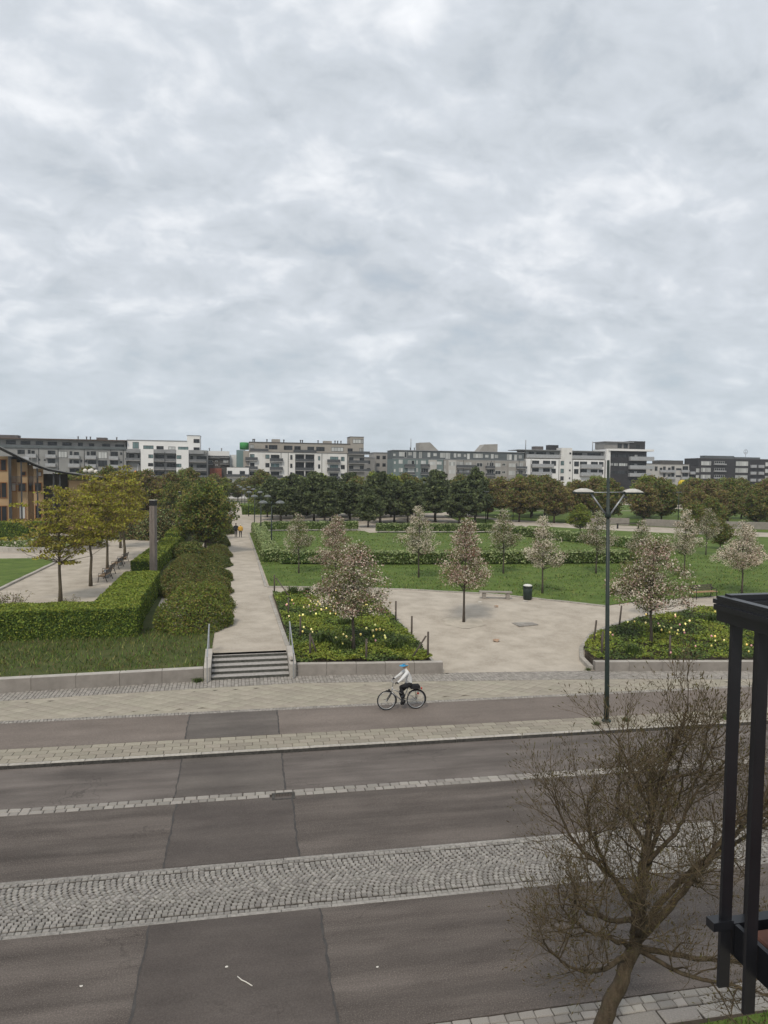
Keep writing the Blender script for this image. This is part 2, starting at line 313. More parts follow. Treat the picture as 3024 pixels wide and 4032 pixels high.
patch('asphalt_patch', -1.95, 1.25, V['nk']+.005, V['m0']-.005, .005, MT['asphalt_patch'])
patch('asphalt_patch', -2.0, .95, V['m1']+.005, V['d0']-.005, .009, MT['asphalt_patch'])
patch('asphalt_patch', -2.15, .78, V['d1']+.005, V['k']-.005, .005, MT['asphalt_patch2'])
patch('asphalt_patch', -2.25, .75, V['b0']+.005, V['b1']-.005, .125, MT['asphalt_patch2'])
# ---- stone setting
def sett_mesh(name, m, h=.05, ch=.12):
    b = MB(); j = lambda a: a+random.uniform(-.035, .035)
    base = [(-.5, -.5), (.5, -.5), (.5, .5), (-.5, .5)]; bs = [(j(x), j(y)) for x, y in base]
    vs = [(x, y, -h) for x, y in bs]+[(x, y, -h*.3) for x, y in bs]+[(x*(1-ch*1.6), y*(1-ch*1.6), random.uniform(-.003, .004)) for x, y in bs]
    b.add(vs, [(0, 1, 5, 4), (1, 2, 6, 5), (2, 3, 7, 6), (3, 0, 4, 7), (4, 5, 9, 8), (5, 6, 10, 9), (6, 7, 11, 10), (7, 4, 8, 11), (8, 9, 10, 11)])
    return b.mesh(name, m)
def lay(parent, pieces, name, m, z, h=.05, nmax=300, frame=True, nvar=6):
    """pieces: (u,v,len,wid,rot); the nmax nearest the camera become parts, the rest one joined part"""
    meshes = [sett_mesh(name, m, h) for _ in range(nvar)]
    ps = sorted(pieces, key=lambda p: p[0]**2+p[1]**2 if -7 < p[0] < 14 else 1e6+p[0]**2)
    for p in ps[:nmax]:
        o = link(name, random.choice(meshes), parent, (p[0], p[1], z+random.uniform(-.004, .004)), p[4]); o.scale = (p[2], p[3], 1)
    rest = ps[nmax:]
    if rest:
        A = np.array([[v.co[:] for v in q.vertices] for q in meshes]); F = [tuple(f.vertices) for f in meshes[0].polygons]
        vs, fs = [], []
        for i, p in enumerate(rest):
            a = A[random.randrange(nvar)]*np.array([p[2], p[3], 1]); c, s = math.cos(p[4]), math.sin(p[4])
            x = a[:, 0]*c-a[:, 1]*s+p[0]; y = a[:, 0]*s+a[:, 1]*c+p[1]; zz = a[:, 2]+z+random.uniform(-.004, .004)
            vs += list(zip(x.tolist(), y.tolist(), zz.tolist())); b = i*12; fs += [tuple(k+b for k in f) for f in F]
        me = bpy.data.meshes.new(name+'s'); me.from_pydata(vs, [], fs); me.materials.append(m); me.update()
        tag(link(name+'s', me, parent), kind='stuff')
# cobbled median in segmental arcs with flush granite edging
med = tag(strip('cobbled_median', V['m0'], V['m1'], -.022, MT['joint'], -30, 50), 'grey granite cobbled median laid in fan arcs between the two lanes')
pc = []; HALF = (V['m1']-V['m0'])/2-.195; RR = 1.12; VM = (V['m0']+V['m1'])/2
u0 = -14.
while u0 < 25:
    for sg in (-1, 1):
        t = random.uniform(.02, .06); amx = math.asin(HALF/RR)
        while t < amx*RR:
            l = random.uniform(.088, .118); a = min(amx, (t+l/2)/RR); s_ = RR*math.sin(a); u = u0+RR*(1-math.cos(a)); v = VM+sg*(HALF-s_)
            pc.append((u+random.uniform(-.006, .006), v+random.uniform(-.006, .006), .118*max(.62, math.cos(a))*.86, l*.88, sg*a*-1+random.uniform(-.07, .07))); t += l
    u0 += .118
for v in (V['m0']+.145, V['m1']-.145):
    u = -14
    while u < 24: w = random.uniform(.1, .15); pc.append((u+w/2, v, w*.94, .09, random.uniform(-.04, .04))); u += w
lay(med, pc, 'sett', MT['sett'], .006)
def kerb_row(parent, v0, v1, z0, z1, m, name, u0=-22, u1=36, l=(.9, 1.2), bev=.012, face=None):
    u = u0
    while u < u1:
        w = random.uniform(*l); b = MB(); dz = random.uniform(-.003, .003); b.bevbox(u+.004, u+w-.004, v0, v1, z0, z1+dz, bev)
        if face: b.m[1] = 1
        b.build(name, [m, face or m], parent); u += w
kerb_row(med, V['m0']+.002, V['m0']+.095, -.05, .008, MT['kerb'], 'edging_stone', -14, 26)
kerb_row(med, V['m1']-.095, V['m1']-.002, -.05, .008, MT['kerb'], 'edging_stone', -14, 26)
# double row of large setts with the drain grate
ds = tag(strip('sett_gutter', V['d0'], V['d1'], -.02, MT['joint'], -30, 50), 'double row of grey granite setts between driving lane and parking lane')
pc = []
GU = (.45, 1.0)
for r in range(2):
    u = -20+r*.13
    while u < 34:
        w = random.uniform(.2, .34)
        if not (GU[0]-.05 < u+w/2 < GU[1]+.05 and r == 0): pc.append((u+w/2, V['d0']+.1+r*.19, w*.93, .17, random.uniform(-.02, .02)))
        u += w
lay(ds, pc, 'sett', MT['sett_pale'], .008)
dg = empty('drain_grate', (*rot2((GU[0]+GU[1])/2, V['d0']+.02), 0), SR)
tag(dg, 'dark iron drain grate with parallel slots set in the double sett row', 'drain')
b = MB(); b.box(-.3, .3, -.2, -.14, -.03, .014); b.box(-.3, .3, .14, .2, -.03, .014); b.box(-.3, -.22, -.14, .14, -.03, .014); b.box(.22, .3, -.14, .14, -.03, .014); b.build('grate_frame', MT['kerb_face'], dg)
b = MB(); b.box(-.22, .22, -.14, .14, -.05, -.03); b.build('sump', MT['dark_iron'], dg)
me = MB(); me.box(-.012, .012, -.139, .139, -.028, .008); me = me.mesh('bar', MT['timber_dark'])
for i in range(11): link('bar', me, dg, (-.2+i*.04, 0, 0))
# kerb, slabs, setts, diamond paving
fk = tag(strip('kerb', V['k']+.002, V['s0'], -.03, MT['kerb'], thick=.1), 'raised granite kerb along the far pavement', kind='structure')
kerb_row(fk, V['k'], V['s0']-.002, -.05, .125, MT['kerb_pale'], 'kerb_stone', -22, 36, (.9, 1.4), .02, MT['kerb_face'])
sw = strip('slab_walk', V['s0'], V['b0'], .095, MT['joint_pale'], thick=.3)
pieces = []
for r in range(4):
    u = -20+r*.22
    while u < 34: pieces.append((u+.24, V['s0']+.14+r*.272, .466, .258, 0)); u += .48
def slabs(parent, pieces, m, name, z, th=.05, nmax=300):
    b = MB(); b.bevbox(-.5, .5, -.5, .5, -th, 0, .012); me = b.mesh(name, m)
    ps = sorted(pieces, key=lambda p: p[0]**2+p[1]**2 if -10 < p[0] < 20 else 1e6+p[0]**2)
    for p in ps[:nmax]:
        o = link(name, me, parent, (p[0], p[1], z+random.uniform(-.002, .002)), p[4]); o.scale = (p[2], p[3], 1)
    if ps[nmax:]:
        b = MB()
        for p in ps[nmax:]:
            c, s = math.cos(p[4]), math.sin(p[4]); q = [(x*p[2], y*p[3]) for x, y in ((-.5, -.5), (.5, -.5), (.5, .5), (-.5, .5))]
            b.prism([(x*c-y*s+p[0], x*s+y*c+p[1]) for x, y in q], z-th, z)
        tag(b.build(name+'s', m, parent), kind='stuff')
slabs(sw, pieces, MT['slab'], 'paving_slab', .122)
ss = strip('sett_border', V['b1'], V['t1'], .095, MT['joint_pale'], thick=.3)
pc = []
for r in range(2):
    u = -20+r*.05
    while u < 34: w = random.uniform(.1, .14); pc.append((u+w/2, V['b1']+.065+r*.122, w*.94, .113, random.uniform(-.05, .05))); u += w
lay(ss, pc, 'sett', MT['sett_pale'], .124)
# pavement in front of the walls: diamond slabs, then a sett band against the wall
pv = MB(); xx = list(np.linspace(-24, 40, 65)); 
for i in range(64):
    x0, x1 = xx[i], xx[i+1]
    y0 = [V['t1']-.028*q for q in (x0, x1)]; y1 = [WY(q)+1.9 for q in (x0, x1)]
    pv.add([(x0, y0[0], .098), (x1, y0[1], .098), (x1, y1[1], .098), (x0, y1[0], .098)], [(0, 1, 2, 3)])
pave = tag(pv.build('pavement', MT['joint_pale']), kind='structure')
def DY(x): return WY(x)-1.02-.012*max(0, x-2)
pieces = []; S = .6
for i in range(-60, 90):
    for j in range(-60, 90):
        x = (i-j)*S*.5*1.3; y = 24.9+(i+j)*S*.5*.9
        if -16 < x < 30 and V['t1']-.028*x+.2 < y < DY(x)-.16: pieces.append((x, y))
dm = MB(); hx, hy = S*.5*1.3-.014, S*.5*.9-.01
dm.add([(-hx, 0, -.04), (0, -hy, -.04), (hx, 0, -.04), (0, hy, -.04), (-hx, 0, 0), (0, -hy, 0), (hx, 0, 0), (0, hy, 0)], [(4, 5, 6, 7), (0, 1, 5, 4), (1, 2, 6, 5), (2, 3, 7, 6), (3, 0, 4, 7)])
dme = dm.mesh('paving_slab', MT['slab_diamond'])
for x, y in pieces[:]:
    link('paving_slab', dme, pave, (x, y, .124+random.uniform(-.0015, .0015)))
fl = MB()
for i in range(64):
    x0, x1 = xx[i], xx[i+1]
    for (ya, yb) in ((lambda q: V['t1']-.028*q+.002, lambda q: V['t1']-.028*q+.32), (lambda q: DY(q)-.32, lambda q: DY(q)+.0)):
        fl.add([(x0, ya(x0), .1195), (x1, ya(x1), .1195), (x1, yb(x1), .1195), (x0, yb(x0), .1195)], [(0, 1, 2, 3)])
fl.build('slab_cut_pieces', MT['slab_diamond'], pave)
pc = []
x = -16
while x < 30:
    w = random.uniform(.12, .17); nrow = 8; y0, y1 = DY(x), WY(x)+.02
    if 8.8 < x < 15: y1 += .15
    off = random.uniform(0, .1); y = y0+.05
    while y < y1-.04:
        l = random.uniform(.1, .15); pc.append((x+w/2, y+l/2, w*.92, l*.93, random.uniform(-.06, .06)+SR)); y += l
    x += w
lay(pave, pc, 'sett', MT['sett_pale'], .126)
# near side: sett kerb rows
nk = tag(strip('near_gutter', 9.4, V['nk'], -.02, MT['joint'], -20, 40), 'rows of worn pale setts edging the near side of the road', kind='structure')
pc = []
for r, (v, wd, l0, l1, hgt) in enumerate([(10.02, .15, .2, .3, 0), (9.86, .15, .18, .3, 0), (9.62, .3, .5, .8, 0)]):
    u = -10+r*.1
    while u < 22: w = random.uniform(l0, l1); pc.append((u+w/2, v, w*.96, wd*.95, random.uniform(-.02, .02))); u += w
lay(nk, pc, 'sett', MT['sett_pale'], .014)
# ---- park gravel sheet
bx = [-60, -40, -30, -24, -18, -14, -10, -7, -5, -3, -1.6, -.98, -.96, 0, 1, 2.19, 2.21, 2.34, 2.46, 3, 4, 5, 6, 7, 8, 8.5, 9, 10, 11, 12, 13, 14, 15, 16, 17, 18, 19, 20, 22, 24, 27, 30, 35, 40, 50, 65, 80, 110, 150]
sv = [0, .002, .004, .007, .01, .014, .018, .023, .028, .033, .039, .045, .052, .06, .07, .08, .092, .105, .12, .15, .2, .3, .45, .7, 1]
gv = MB(); nb = len(bx); P_ = []
for t in sv:
    for x in bx:
        yf = 30.13 if -.97 < x < 2.2 else WY(x)+.06
        y = yf+(190-yf)*t; P_.append((x, y, min(HT(x, y), .3) if 2.4 < x < 8.35 and y < 44 else HT(x, y)))
gv.add(P_, [(j*nb+i, j*nb+i+1, (j+1)*nb+i+1, (j+1)*nb+i) for j in range(len(sv)-1) for i in range(nb-1)], 0, True)
tag(gv.build('gravel', MT['gravel']), kind='structure')
# ---- lawns: polygons sampled on the park surface
def inpoly(px, py, poly):
    P = np.array(poly); n = len(P); ins = np.zeros(np.shape(px), bool); j = n-1
    for i in range(n):
        c = ((P[i, 1] > py) != (P[j, 1] > py)) & (px < (P[j, 0]-P[i, 0])*(py-P[i, 1])/(P[j, 1]-P[i, 1]+1e-12)+P[i, 0]); ins ^= c; j = i
    return ins
import bmesh
def sheet(name, poly, dz, m, cut=2.0, kind='structure', hf=HT):
    bm = bmesh.new(); vsb = [bm.verts.new((x, y, 0)) for x, y in poly]; bm.faces.new(vsb)
    xs_ = [p[0] for p in poly]; ys_ = [p[1] for p in poly]
    for ax, lo, hi in ((0, min(xs_), max(xs_)), (1, min(ys_), max(ys_))):
        q = lo+cut
        while q < hi:
            co = [0, 0, 0]; no = [0, 0, 0]; co[ax] = q; no[ax] = 1
            bmesh.ops.bisect_plane(bm, geom=bm.verts[:]+bm.edges[:]+bm.faces[:], plane_co=co, plane_no=no); q += cut
    for v in bm.verts: v.co.z = hf(v.co.x, v.co.y)+dz
    bmesh.ops.recalc_face_normals(bm, faces=bm.faces[:])
    me = bpy.data.meshes.new(name); bm.to_mesh(me); bm.free(); me.materials.append(m)
    if me.polygons and me.polygons[0].normal.z < 0: me.flip_normals()
    o = link(name, me); return tag(o, kind=kind)
LAWN_MAIN = [(2.25, 48.1), (6.2, 47.3), (11.2, 45.7), (15.7, 43.4), (17.4, 42.2), (21.8, 38.1), (25, 39.2), (31, 40.1), (45, 42), (70, 45), (95, 52), (80, 72), (66, 83.8), (60, 88), (57, 90.2), (50.5, 97), (45.5, 103.3), (41, 96), (36, 91.5), (17.5, 91.5), (17.3, 94.6), (3.0, 95.2), (1.75, 92.3)]
LAWN_SLOPE = [(-40, 28.72), (-9, 28.75), (-1.25, 29.05), (-1.05, 31), (-1.0, 34.5), (-3, 36), (-4.4, 42), (-4.6, 54), (-3.6, 70), (-3, 110), (-7.2, 110), (-7.2, 50), (-8, 36.2), (-40, 36.2)]
LAWN_LEFT = [(-60, 47), (-14.95, 49), (-14.95, 63), (-15.6, 65.5), (-18, 66.7), (-60, 67.5)]
LAWN_FAR = [(36.5, 108.3), (42, 107.6), (45, 118), (40.3, 132.5)]
LAWN_MID = [(1.0, 137), (5, 137), (40, 140), (52, 150), (110, 150), (110, 190), (-20, 190), (-20, 112), (-7, 112), (-1.2, 120), (-1.2, 190), (.4, 190), (.4, 137)]
LAWN_RB = [(47, 119), (56, 107.5), (62.5, 102.3), (71.5, 92.5), (98, 62), (160, 62), (160, 148), (47, 148)]
sheet('lawn', LAWN_MAIN, .03, MT['lawn']); sheet('lawn', LAWN_LEFT, .03, MT['lawn']); sheet('lawn', LAWN_FAR, .03, MT['lawn'], 8)
sheet('lawn', [(1.2, 137), (40, 140), (52, 150), (110, 150), (110, 188), (1.2, 188)], .03, MT['lawn'], 12); sheet('lawn', [(-30, 112), (-1.4, 120), (-1.4, 188), (-30, 188)], .03, MT['lawn'], 12)
sheet('lawn', LAWN_RB, .035, MT['lawn'], 8)
sheet('grass_bank', LAWN_SLOPE, .025, MT['lawn_rough'], 1.5)
# stone edging along paths and lawns
def edging(name, pts, w, h, label, m=MT['kerb_pale'], l=.8, dz=0., hf=HT):
    r = tag(empty(name, (0, 0, 0)), label, kind='structure')
    for (x0, y0), (x1, y1) in zip(pts[:-1], pts[1:]):
        d = math.hypot(x1-x0, y1-y0); n = max(1, round(d/l)); an = math.atan2(y1-y0, x1-x0)
        for i in range(n):
            t = (i+.5)/n; x, y = x0+(x1-x0)*t, y0+(y1-y0)*t; b = MB(); b.bevbox(-d/n/2+.006, d/n/2-.006, -w/2, w/2, -.2, h+random.uniform(-.008, .008), .012)
            b.build('edging_stone', m, r, (x, y, hf(x, y)+dz), an+random.uniform(-.01, .01))
    return r
edging('lawn_edging', [(2.0, 48), (1.95, 60), (1.85, 75), (1.6, 92.3)], .16, .07, 'pale stone edging between gravel path and lawn', l=1.4)
edging('plaza_edging', [(2.1, 47.85), (6.2, 47.1), (11.2, 45.5), (15.7, 43.2), (17.35, 42.0), (21.7, 37.9)], .16, .08, 'pale stone edging along the plaza side of the lawn', l=1.0)
edging('bed_edging', [(2.12, 44.3), (2.2, 38), (2.28, 31.2)], .2, .05, 'pale sett edging between gravel path and flower bed', l=.3)
edging('left_lawn_edging', [(-15.0, 47), (-14.9, 63), (-15.6, 65.6), (-18, 66.8)], .25, .12, 'pale stone edging of the small lawn at far left', l=1.2)
# ================================================================ walls and stairs
def wall(name, label, p0, p1, z0, z1, th, l=1.55):
    r = tag(empty(name, (p0[0], p0[1], 0), math.atan2(p1[1]-p0[1], p1[0]-p0[0])), label, 'wall')
    d = math.hypot(p1[0]-p0[0], p1[1]-p0[1]); n = max(1, round(d/l))
    for i in range(n):
        b = MB(); a, c = d*i/n+.006, d*(i+1)/n-.006; e = .012
        b.add([(a,0,z0),(c,0,z0),(c,th,z0),(a,th,z0),(a,0,z1-e),(c,0,z1-e),(c,th,z1-e),(a,th,z1-e),(a+.004,e,z1),(c-.004,e,z1),(c-.004,th-e,z1),(a+.004,th-e,z1)],
              [(0,1,5,4),(1,2,6,5),(2,3,7,6),(3,0,4,7),(4,5,9,8),(5,6,10,9),(6,7,11,10),(7,4,8,11)], 0)
        b.add([(a+.004,e,z1),(c-.004,e,z1),(c-.004,th-e,z1),(a+.004,th-e,z1)], [(0,1,2,3)], 1)  # top face paler than the front: overhead light put into the colour
        o = b.build('concrete_block', [MT['concrete'], MT['concrete_pale_lit_top']], r, (0, random.uniform(-.006, .006), random.uniform(-.004, .004)))
    return r
wall('low_wall', 'long low concrete block wall holding the grass bank left of the stairs', (-20.4, 28.05), (-1.28, 28.72), .05, .63, .36)
wall('low_wall', 'low concrete block wall in front of the flower bed, right of the stairs', (2.5, 28.82), (8.62, 28.12), .05, .60, .32, 1.25)
wall('low_wall', 'low concrete block wall of the flower bed at right behind the street lamp', (15.25, 27.32), (30.0, 24.9), .05, .53, .34)
st = tag(empty('stairs', (.6, 28.78, 0)), 'five granite steps with dark risers climbing to the gravel path', 'stairs')
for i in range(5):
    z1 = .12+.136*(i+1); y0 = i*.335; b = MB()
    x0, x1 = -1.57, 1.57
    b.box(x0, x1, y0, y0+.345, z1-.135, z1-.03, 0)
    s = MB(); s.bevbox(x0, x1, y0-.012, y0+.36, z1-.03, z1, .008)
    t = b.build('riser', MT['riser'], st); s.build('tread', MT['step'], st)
for sx, lab in ((-1.72, 'left'), (1.72, 'right')):
    b = MB(); b.xprism([(-.12, .05), (-.12, .66), (1.7, 1.0), (1.75, .7), (1.75, .05)], sx-.14, sx+.14); b.build('side_wall', MT['concrete_pale_lit_top'], st)
    hr = tag(empty('handrail', (.6+sx, 28.66, 0)), 'galvanised flat steel handrail on the %s side of the stairs' % lab, 'handrail')
    b = MB(); b.xprism([(-.22, 1.12), (-.22, 1.17), (1.9, 2.02), (2.1, 2.02), (2.1, 1.97), (1.92, 1.97)], -.025, .025); b.build('rail', MT['steel'], hr)
    for y, z0, z1 in ((-.2, .1, 1.13), (1.95, .85, 1.98)): b = MB(); b.box(-.02, .02, y-.03, y+.03, z0, z1); b.build('post', MT['steel'], hr)
# ================================================================ vegetation makers
def tree_meshes(seed, H, th, tr, env, rmax, ncl, csz, nleaf, lsz, lm, pr, bark, zf=.6, flat=.0, leader=.85, lift=.5, asp=1.6, nside=6, lean=0., out=.62, thin=1., lowb=.75):
    rg = np.random.default_rng(seed); global rng; save = rng; rng = rg
    tb = MB(); CH = H-th
    px = [(lean*(max(z, 0.)/H)**1.5*H*.06, 0., z) for z in np.linspace(-.15, th+CH*leader, 7)]
    px = [(p[0]+rg.normal()*tr*.35*(i > 1), p[1]+rg.normal()*tr*.35*(i > 1), p[2]) for i, p in enumerate(px)]
    tb.tube(px, [tr*(1.25 if i == 0 else 1)*(1-.88*max(0, (p[2])/H)**.8) for i, p in enumerate(px)], nside+1)
    def tp(z):
        zz = [p[2] for p in px]; return np.array([np.interp(z, zz, [p[0] for p in px]), np.interp(z, zz, [p[1] for p in px]), z])
    tt = np.linspace(0, 1, 60); w = np.array([env(t)**1.5+.02 for t in tt]); w /= w.sum()
    Vs, Ms = [], []
    for i in range(ncl):
        t = float(np.clip(tt[rg.choice(60, p=w)]+rg.uniform(-.01, .01), 0, 1))
        if i < 8: t = .66+.042*i
        a = rg.uniform(0, 6.283); r = rmax*env(t)*rg.uniform(.05, 1)**out*rg.uniform(.72, 1.12)*(1+.2*math.sin(2*a+seed)+.17*math.sin(3*a+seed*1.7+5*t)+.14*math.sin(11*t+a))
        z = th+CH*t; c = tp(min(z, th+CH*leader))*np.array([1, 1, 0])+np.array([r*math.cos(a), r*math.sin(a), z])
        z0 = max(th*lowb, z-r*lift*rg.uniform(.6, 1.4)-.1); s = tp(min(z0, th+CH*leader*.97)); mid = s*.45+c*.55+np.array([0, 0, -.08*r])+rg.normal(size=3)*.06*r
        r0 = max(.012, tr*.34*(1-.75*z0/H))*thin
        tb.tube([s, mid, c], [r0, r0*.6, r0*.2], 4, 0, False)
        for q in range(2):
            e = c+rg.normal(size=3)*np.array([1, 1, zf])*csz*1.1; tb.tube([mid*.3+c*.7, e], [r0*.35, r0*.12], 3, 0, False)
        n = max(4, int(nleaf*rg.uniform(.6, 1.4))); d = rg.normal(size=(n, 3)); d = unit(d)*(rg.uniform(.15, 1, n)**.5)[:, None]*csz*1.55*np.array([1, 1, zf])
        Vs.append(leaf_quads(c+d, lsz, unit(d+np.array([0, 0, csz*.9])), max(flat, .4), asp)); p = np.array(pr, float); k = rg.dirichlet(p*6+.05); Ms.append(rg.choice(len(pr), n, p=k))
    V_ = np.concatenate(Vs); rng = save
    return tb.mesh('trunk', bark), quads_mesh('crown', V_, lm, np.concatenate(Ms))
def put_tree(name, ms, loc, sc, rz, label, cat='tree', group=None):
    r = tag(empty(name, loc, rz), label, cat, group); r.scale = sc if not isinstance(sc, (int, float)) else (sc,)*3
    link('trunk', ms[0], r); link('crown', ms[1], r); return r
def hedge(name, label, segs, z0, h, w, dens, lsz, mats, ptop, pside, group=None, rough=.05, hf=None, gap=0.):
    """segs: list of polylines (x,y)"""
    Vs, Ms = [], []
    for pts in segs:
        for (x0, y0), (x1, y1) in zip(pts[:-1], pts[1:]):
            d = math.hypot(x1-x0, y1-y0); tx, ty = (x1-x0)/d, (y1-y0)/d; nx_, ny_ = -ty, tx
            def W3(u, v, z): return np.stack([x0+tx*u+nx_*v, y0+ty*u+ny_*v, z], -1)
            ww = w/2-.05; core = []
            a, b_, c, e = W3(np.array([0.]), np.array([-ww]), np.array([0.]))[0][:2], W3(np.array([d]), np.array([-ww]), np.array([0.]))[0][:2], W3(np.array([d]), np.array([ww]), np.array([0.]))[0][:2], W3(np.array([0.]), np.array([ww]), np.array([0.]))[0][:2]
            zt = z0+h-.05; zb = z0+gap
            P4 = [a, b_, c, e]
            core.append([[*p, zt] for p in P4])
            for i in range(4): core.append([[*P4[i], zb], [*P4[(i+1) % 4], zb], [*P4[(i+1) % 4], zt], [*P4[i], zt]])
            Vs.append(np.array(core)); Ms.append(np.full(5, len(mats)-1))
            for face, area in (('top', d*w), ('s0', d*(h-gap)), ('s1', d*(h-gap)), ('e0', w*(h-gap)), ('e1', w*(h-gap))):
                n = int(area*dens); u = rng.uniform(0, d, n); v = rng.uniform(-w/2, w/2, n); z = z0+gap+(h-gap)*rng.uniform(0, 1, n)
                und = rough*(np.sin(u*3.1+v*2+z0)+np.sin(u*7.7-v*5)*.6+rng.normal(size=n)*.7)
                und2 = rough*(np.sin(u*2.7+z*4)+np.sin(u*6.3-z*5)*.6+rng.normal(size=n)*.7)
                nr = np.zeros((n, 3))
                if face == 'top': z = z0+h+und; nr[:, 2] = 1
                elif face == 's0': v = -w/2-und2; nr[:, :2] = (-nx_, -ny_)
                elif face == 's1': v = w/2+und2; nr[:, :2] = (nx_, ny_)
                elif face == 'e0': u = -und2*np.ones(n); nr[:, :2] = (-tx, -ty)
                else: u = d+und2; nr[:, :2] = (tx, ty)
                Vs.append(leaf_quads(W3(u, v, z), lsz, nr, .5)); Ms.append(rng.choice(len(mats), n, p=ptop if face == 'top' else pside))  # brighter leaf mix on top: new growth, plus overhead light put into the colour
    me = quads_mesh('foliage', np.concatenate(Vs), mats, np.concatenate(Ms)); p = segs[0][0]
    r = tag(empty(name, (p[0], p[1], z0)), label, 'hedge', group)
    o = link('foliage', me, r); o.location = (-p[0], -p[1], -z0); return r
def mound_meshes(seed, rx, ry, h, n, lsz, mats, pr, stem=MT['bark']):
    global rng; save = rng; rng = np.random.default_rng(seed); tb = MB()
    for i in range(60):
        a = rng.uniform(0, 6.28); r = rng.uniform(.3, .95)**.7; e = np.array([rx*r*math.cos(a), ry*r*math.sin(a), h*math.sqrt(max(.05, 1-r*r))*rng.uniform(.75, 1)])
        s = e*np.array([.18, .18, 0])+np.array([0, 0, -.05]); m_ = s*.5+e*.5+np.array([0, 0, h*.12])
        tb.tube([s, m_, e], [.022, .014, .004], 3, 0, False)
    d = unit(rng.normal(size=(n, 3))); d[:, 2] = np.abs(d[:, 2])*1.05-.05; a = np.arctan2(d[:, 1], d[:, 0])
    lump = 1+.06*np.sin(a*3+seed)+.03*np.sin(a*7+d[:, 2]*6)+.04*np.sin(d[:, 2]*9+a*2)
    rr = (rng.uniform(.6, 1.02, n)**.35)*lump
    # sprays reach out past the outline
    far = rng.uniform(size=n) < .03; rr = np.where(far, rr*1.06, rr)
    c = d*rr[:, None]*np.array([rx, ry, h]); c[:, 2] = np.maximum(c[:, 2], .03+rng.uniform(0, .25, n))
    V_ = leaf_quads(c, lsz, d, .5); mi = rng.choice(len(mats), n, p=pr); rng = save
    return tb.mesh('stems', stem), quads_mesh('foliage', V_, mats, mi)
def put_mound(ms, loc, sc, rz, label, name='shrub', cat='shrub', group=None):
    r = tag(empty(name, loc, rz), label, cat, group); r.scale = sc; link('stems', ms[0], r); link('foliage', ms[1], r); return r
def blades(name, poly, dens, hgt, wid, mats, pr, hf, dz=0., patchy=0., clip=None, clear=None):
    P = np.array(poly); lo, hi = P.min(0), P.max(0)
    if clip: lo = np.maximum(lo, clip[:2]); hi = np.minimum(hi, clip[2:])
    n = int((hi-lo).prod()*dens); x = rng.uniform(lo[0], hi[0], n); y = rng.uniform(lo[1], hi[1], n); k = inpoly(x, y, poly)
    if patchy:
        q = np.sin(x*1.3+np.sin(y*.7)*2)+np.sin(y*1.7+np.sin(x*.9)*2)+np.sin(x*.45-y*.6); k &= rng.uniform(-3, 3, n)*patchy < q+.6
    x, y = x[k], y[k]; n = len(x); z = np.array([hf(a, b) for a, b in zip(x, y)])+dz
    q = np.sin(x*.8+np.sin(y*.5)*2)+np.sin(y*.9+x*.3); hh = hgt*rng.uniform(.45, 1.25, n)*(1+.3*q*.5)
    an = rng.uniform(0, 6.283, n); w = wid*rng.uniform(.6, 1.4, n); c = np.stack([x, y, z], -1); s = np.stack([np.cos(an), np.sin(an), np.zeros(n)], -1)*w[:, None]
    tip = c+np.stack([rng.normal(size=n)*hh*.4, rng.normal(size=n)*hh*.4, hh], -1)
    me = quads_mesh(name, np.stack([c-s, c+s, tip], 1), mats, rng.choice(len(mats), n, p=pr)); return link(name, me)
# ================================================================ lawns: grass
tag(blades('grass', LAWN_MAIN, 26, .13, .035, [MT['grass'], MT['grass_y'], MT['l_dark']], [.62, .2, .18], HT, .02, .75, clip=(1.5, 37, 46, 66)), 'grass of the park lawn around the blossom trees', 'grass', kind='stuff')
tag(blades('grass', LAWN_MAIN, 9, .15, .06, [MT['grass'], MT['grass_y'], MT['l_dark']], [.55, .3, .15], HT, .02, .6, clip=(1.5, 66, 46, 98)), 'longer grass inside the hedged lawn square', 'grass', kind='stuff')
tag(blades('grass', LAWN_SLOPE, 130, .17, .022, [MT['grass'], MT['grass_y'], MT['l_dark'], MT['l_brown']], [.5, .2, .2, .1], HT, .02, .9, clip=(-13, 28.7, -1, 35.5)), 'rough weedy grass on the bank above the long wall', 'grass', kind='stuff')
VERGE = [rot2(*q) for q in ((5.35, 4.5), (20, 4.5), (20, 9.36), (8, 9.36), (6.2, 9.3), (5.5, 8.6))]
tag(sheet('near_verge', VERGE, 0, MT['lawn'], 2, hf=lambda x, y: .075), kind='structure')
tag(blades('grass', VERGE, 420, .11, .010, [MT['grass'], MT['grass_y'], MT['l_dark']], [.4, .08, .52], lambda x, y: .075), 'short green grass of the near verge under the balcony', 'grass', kind='stuff')
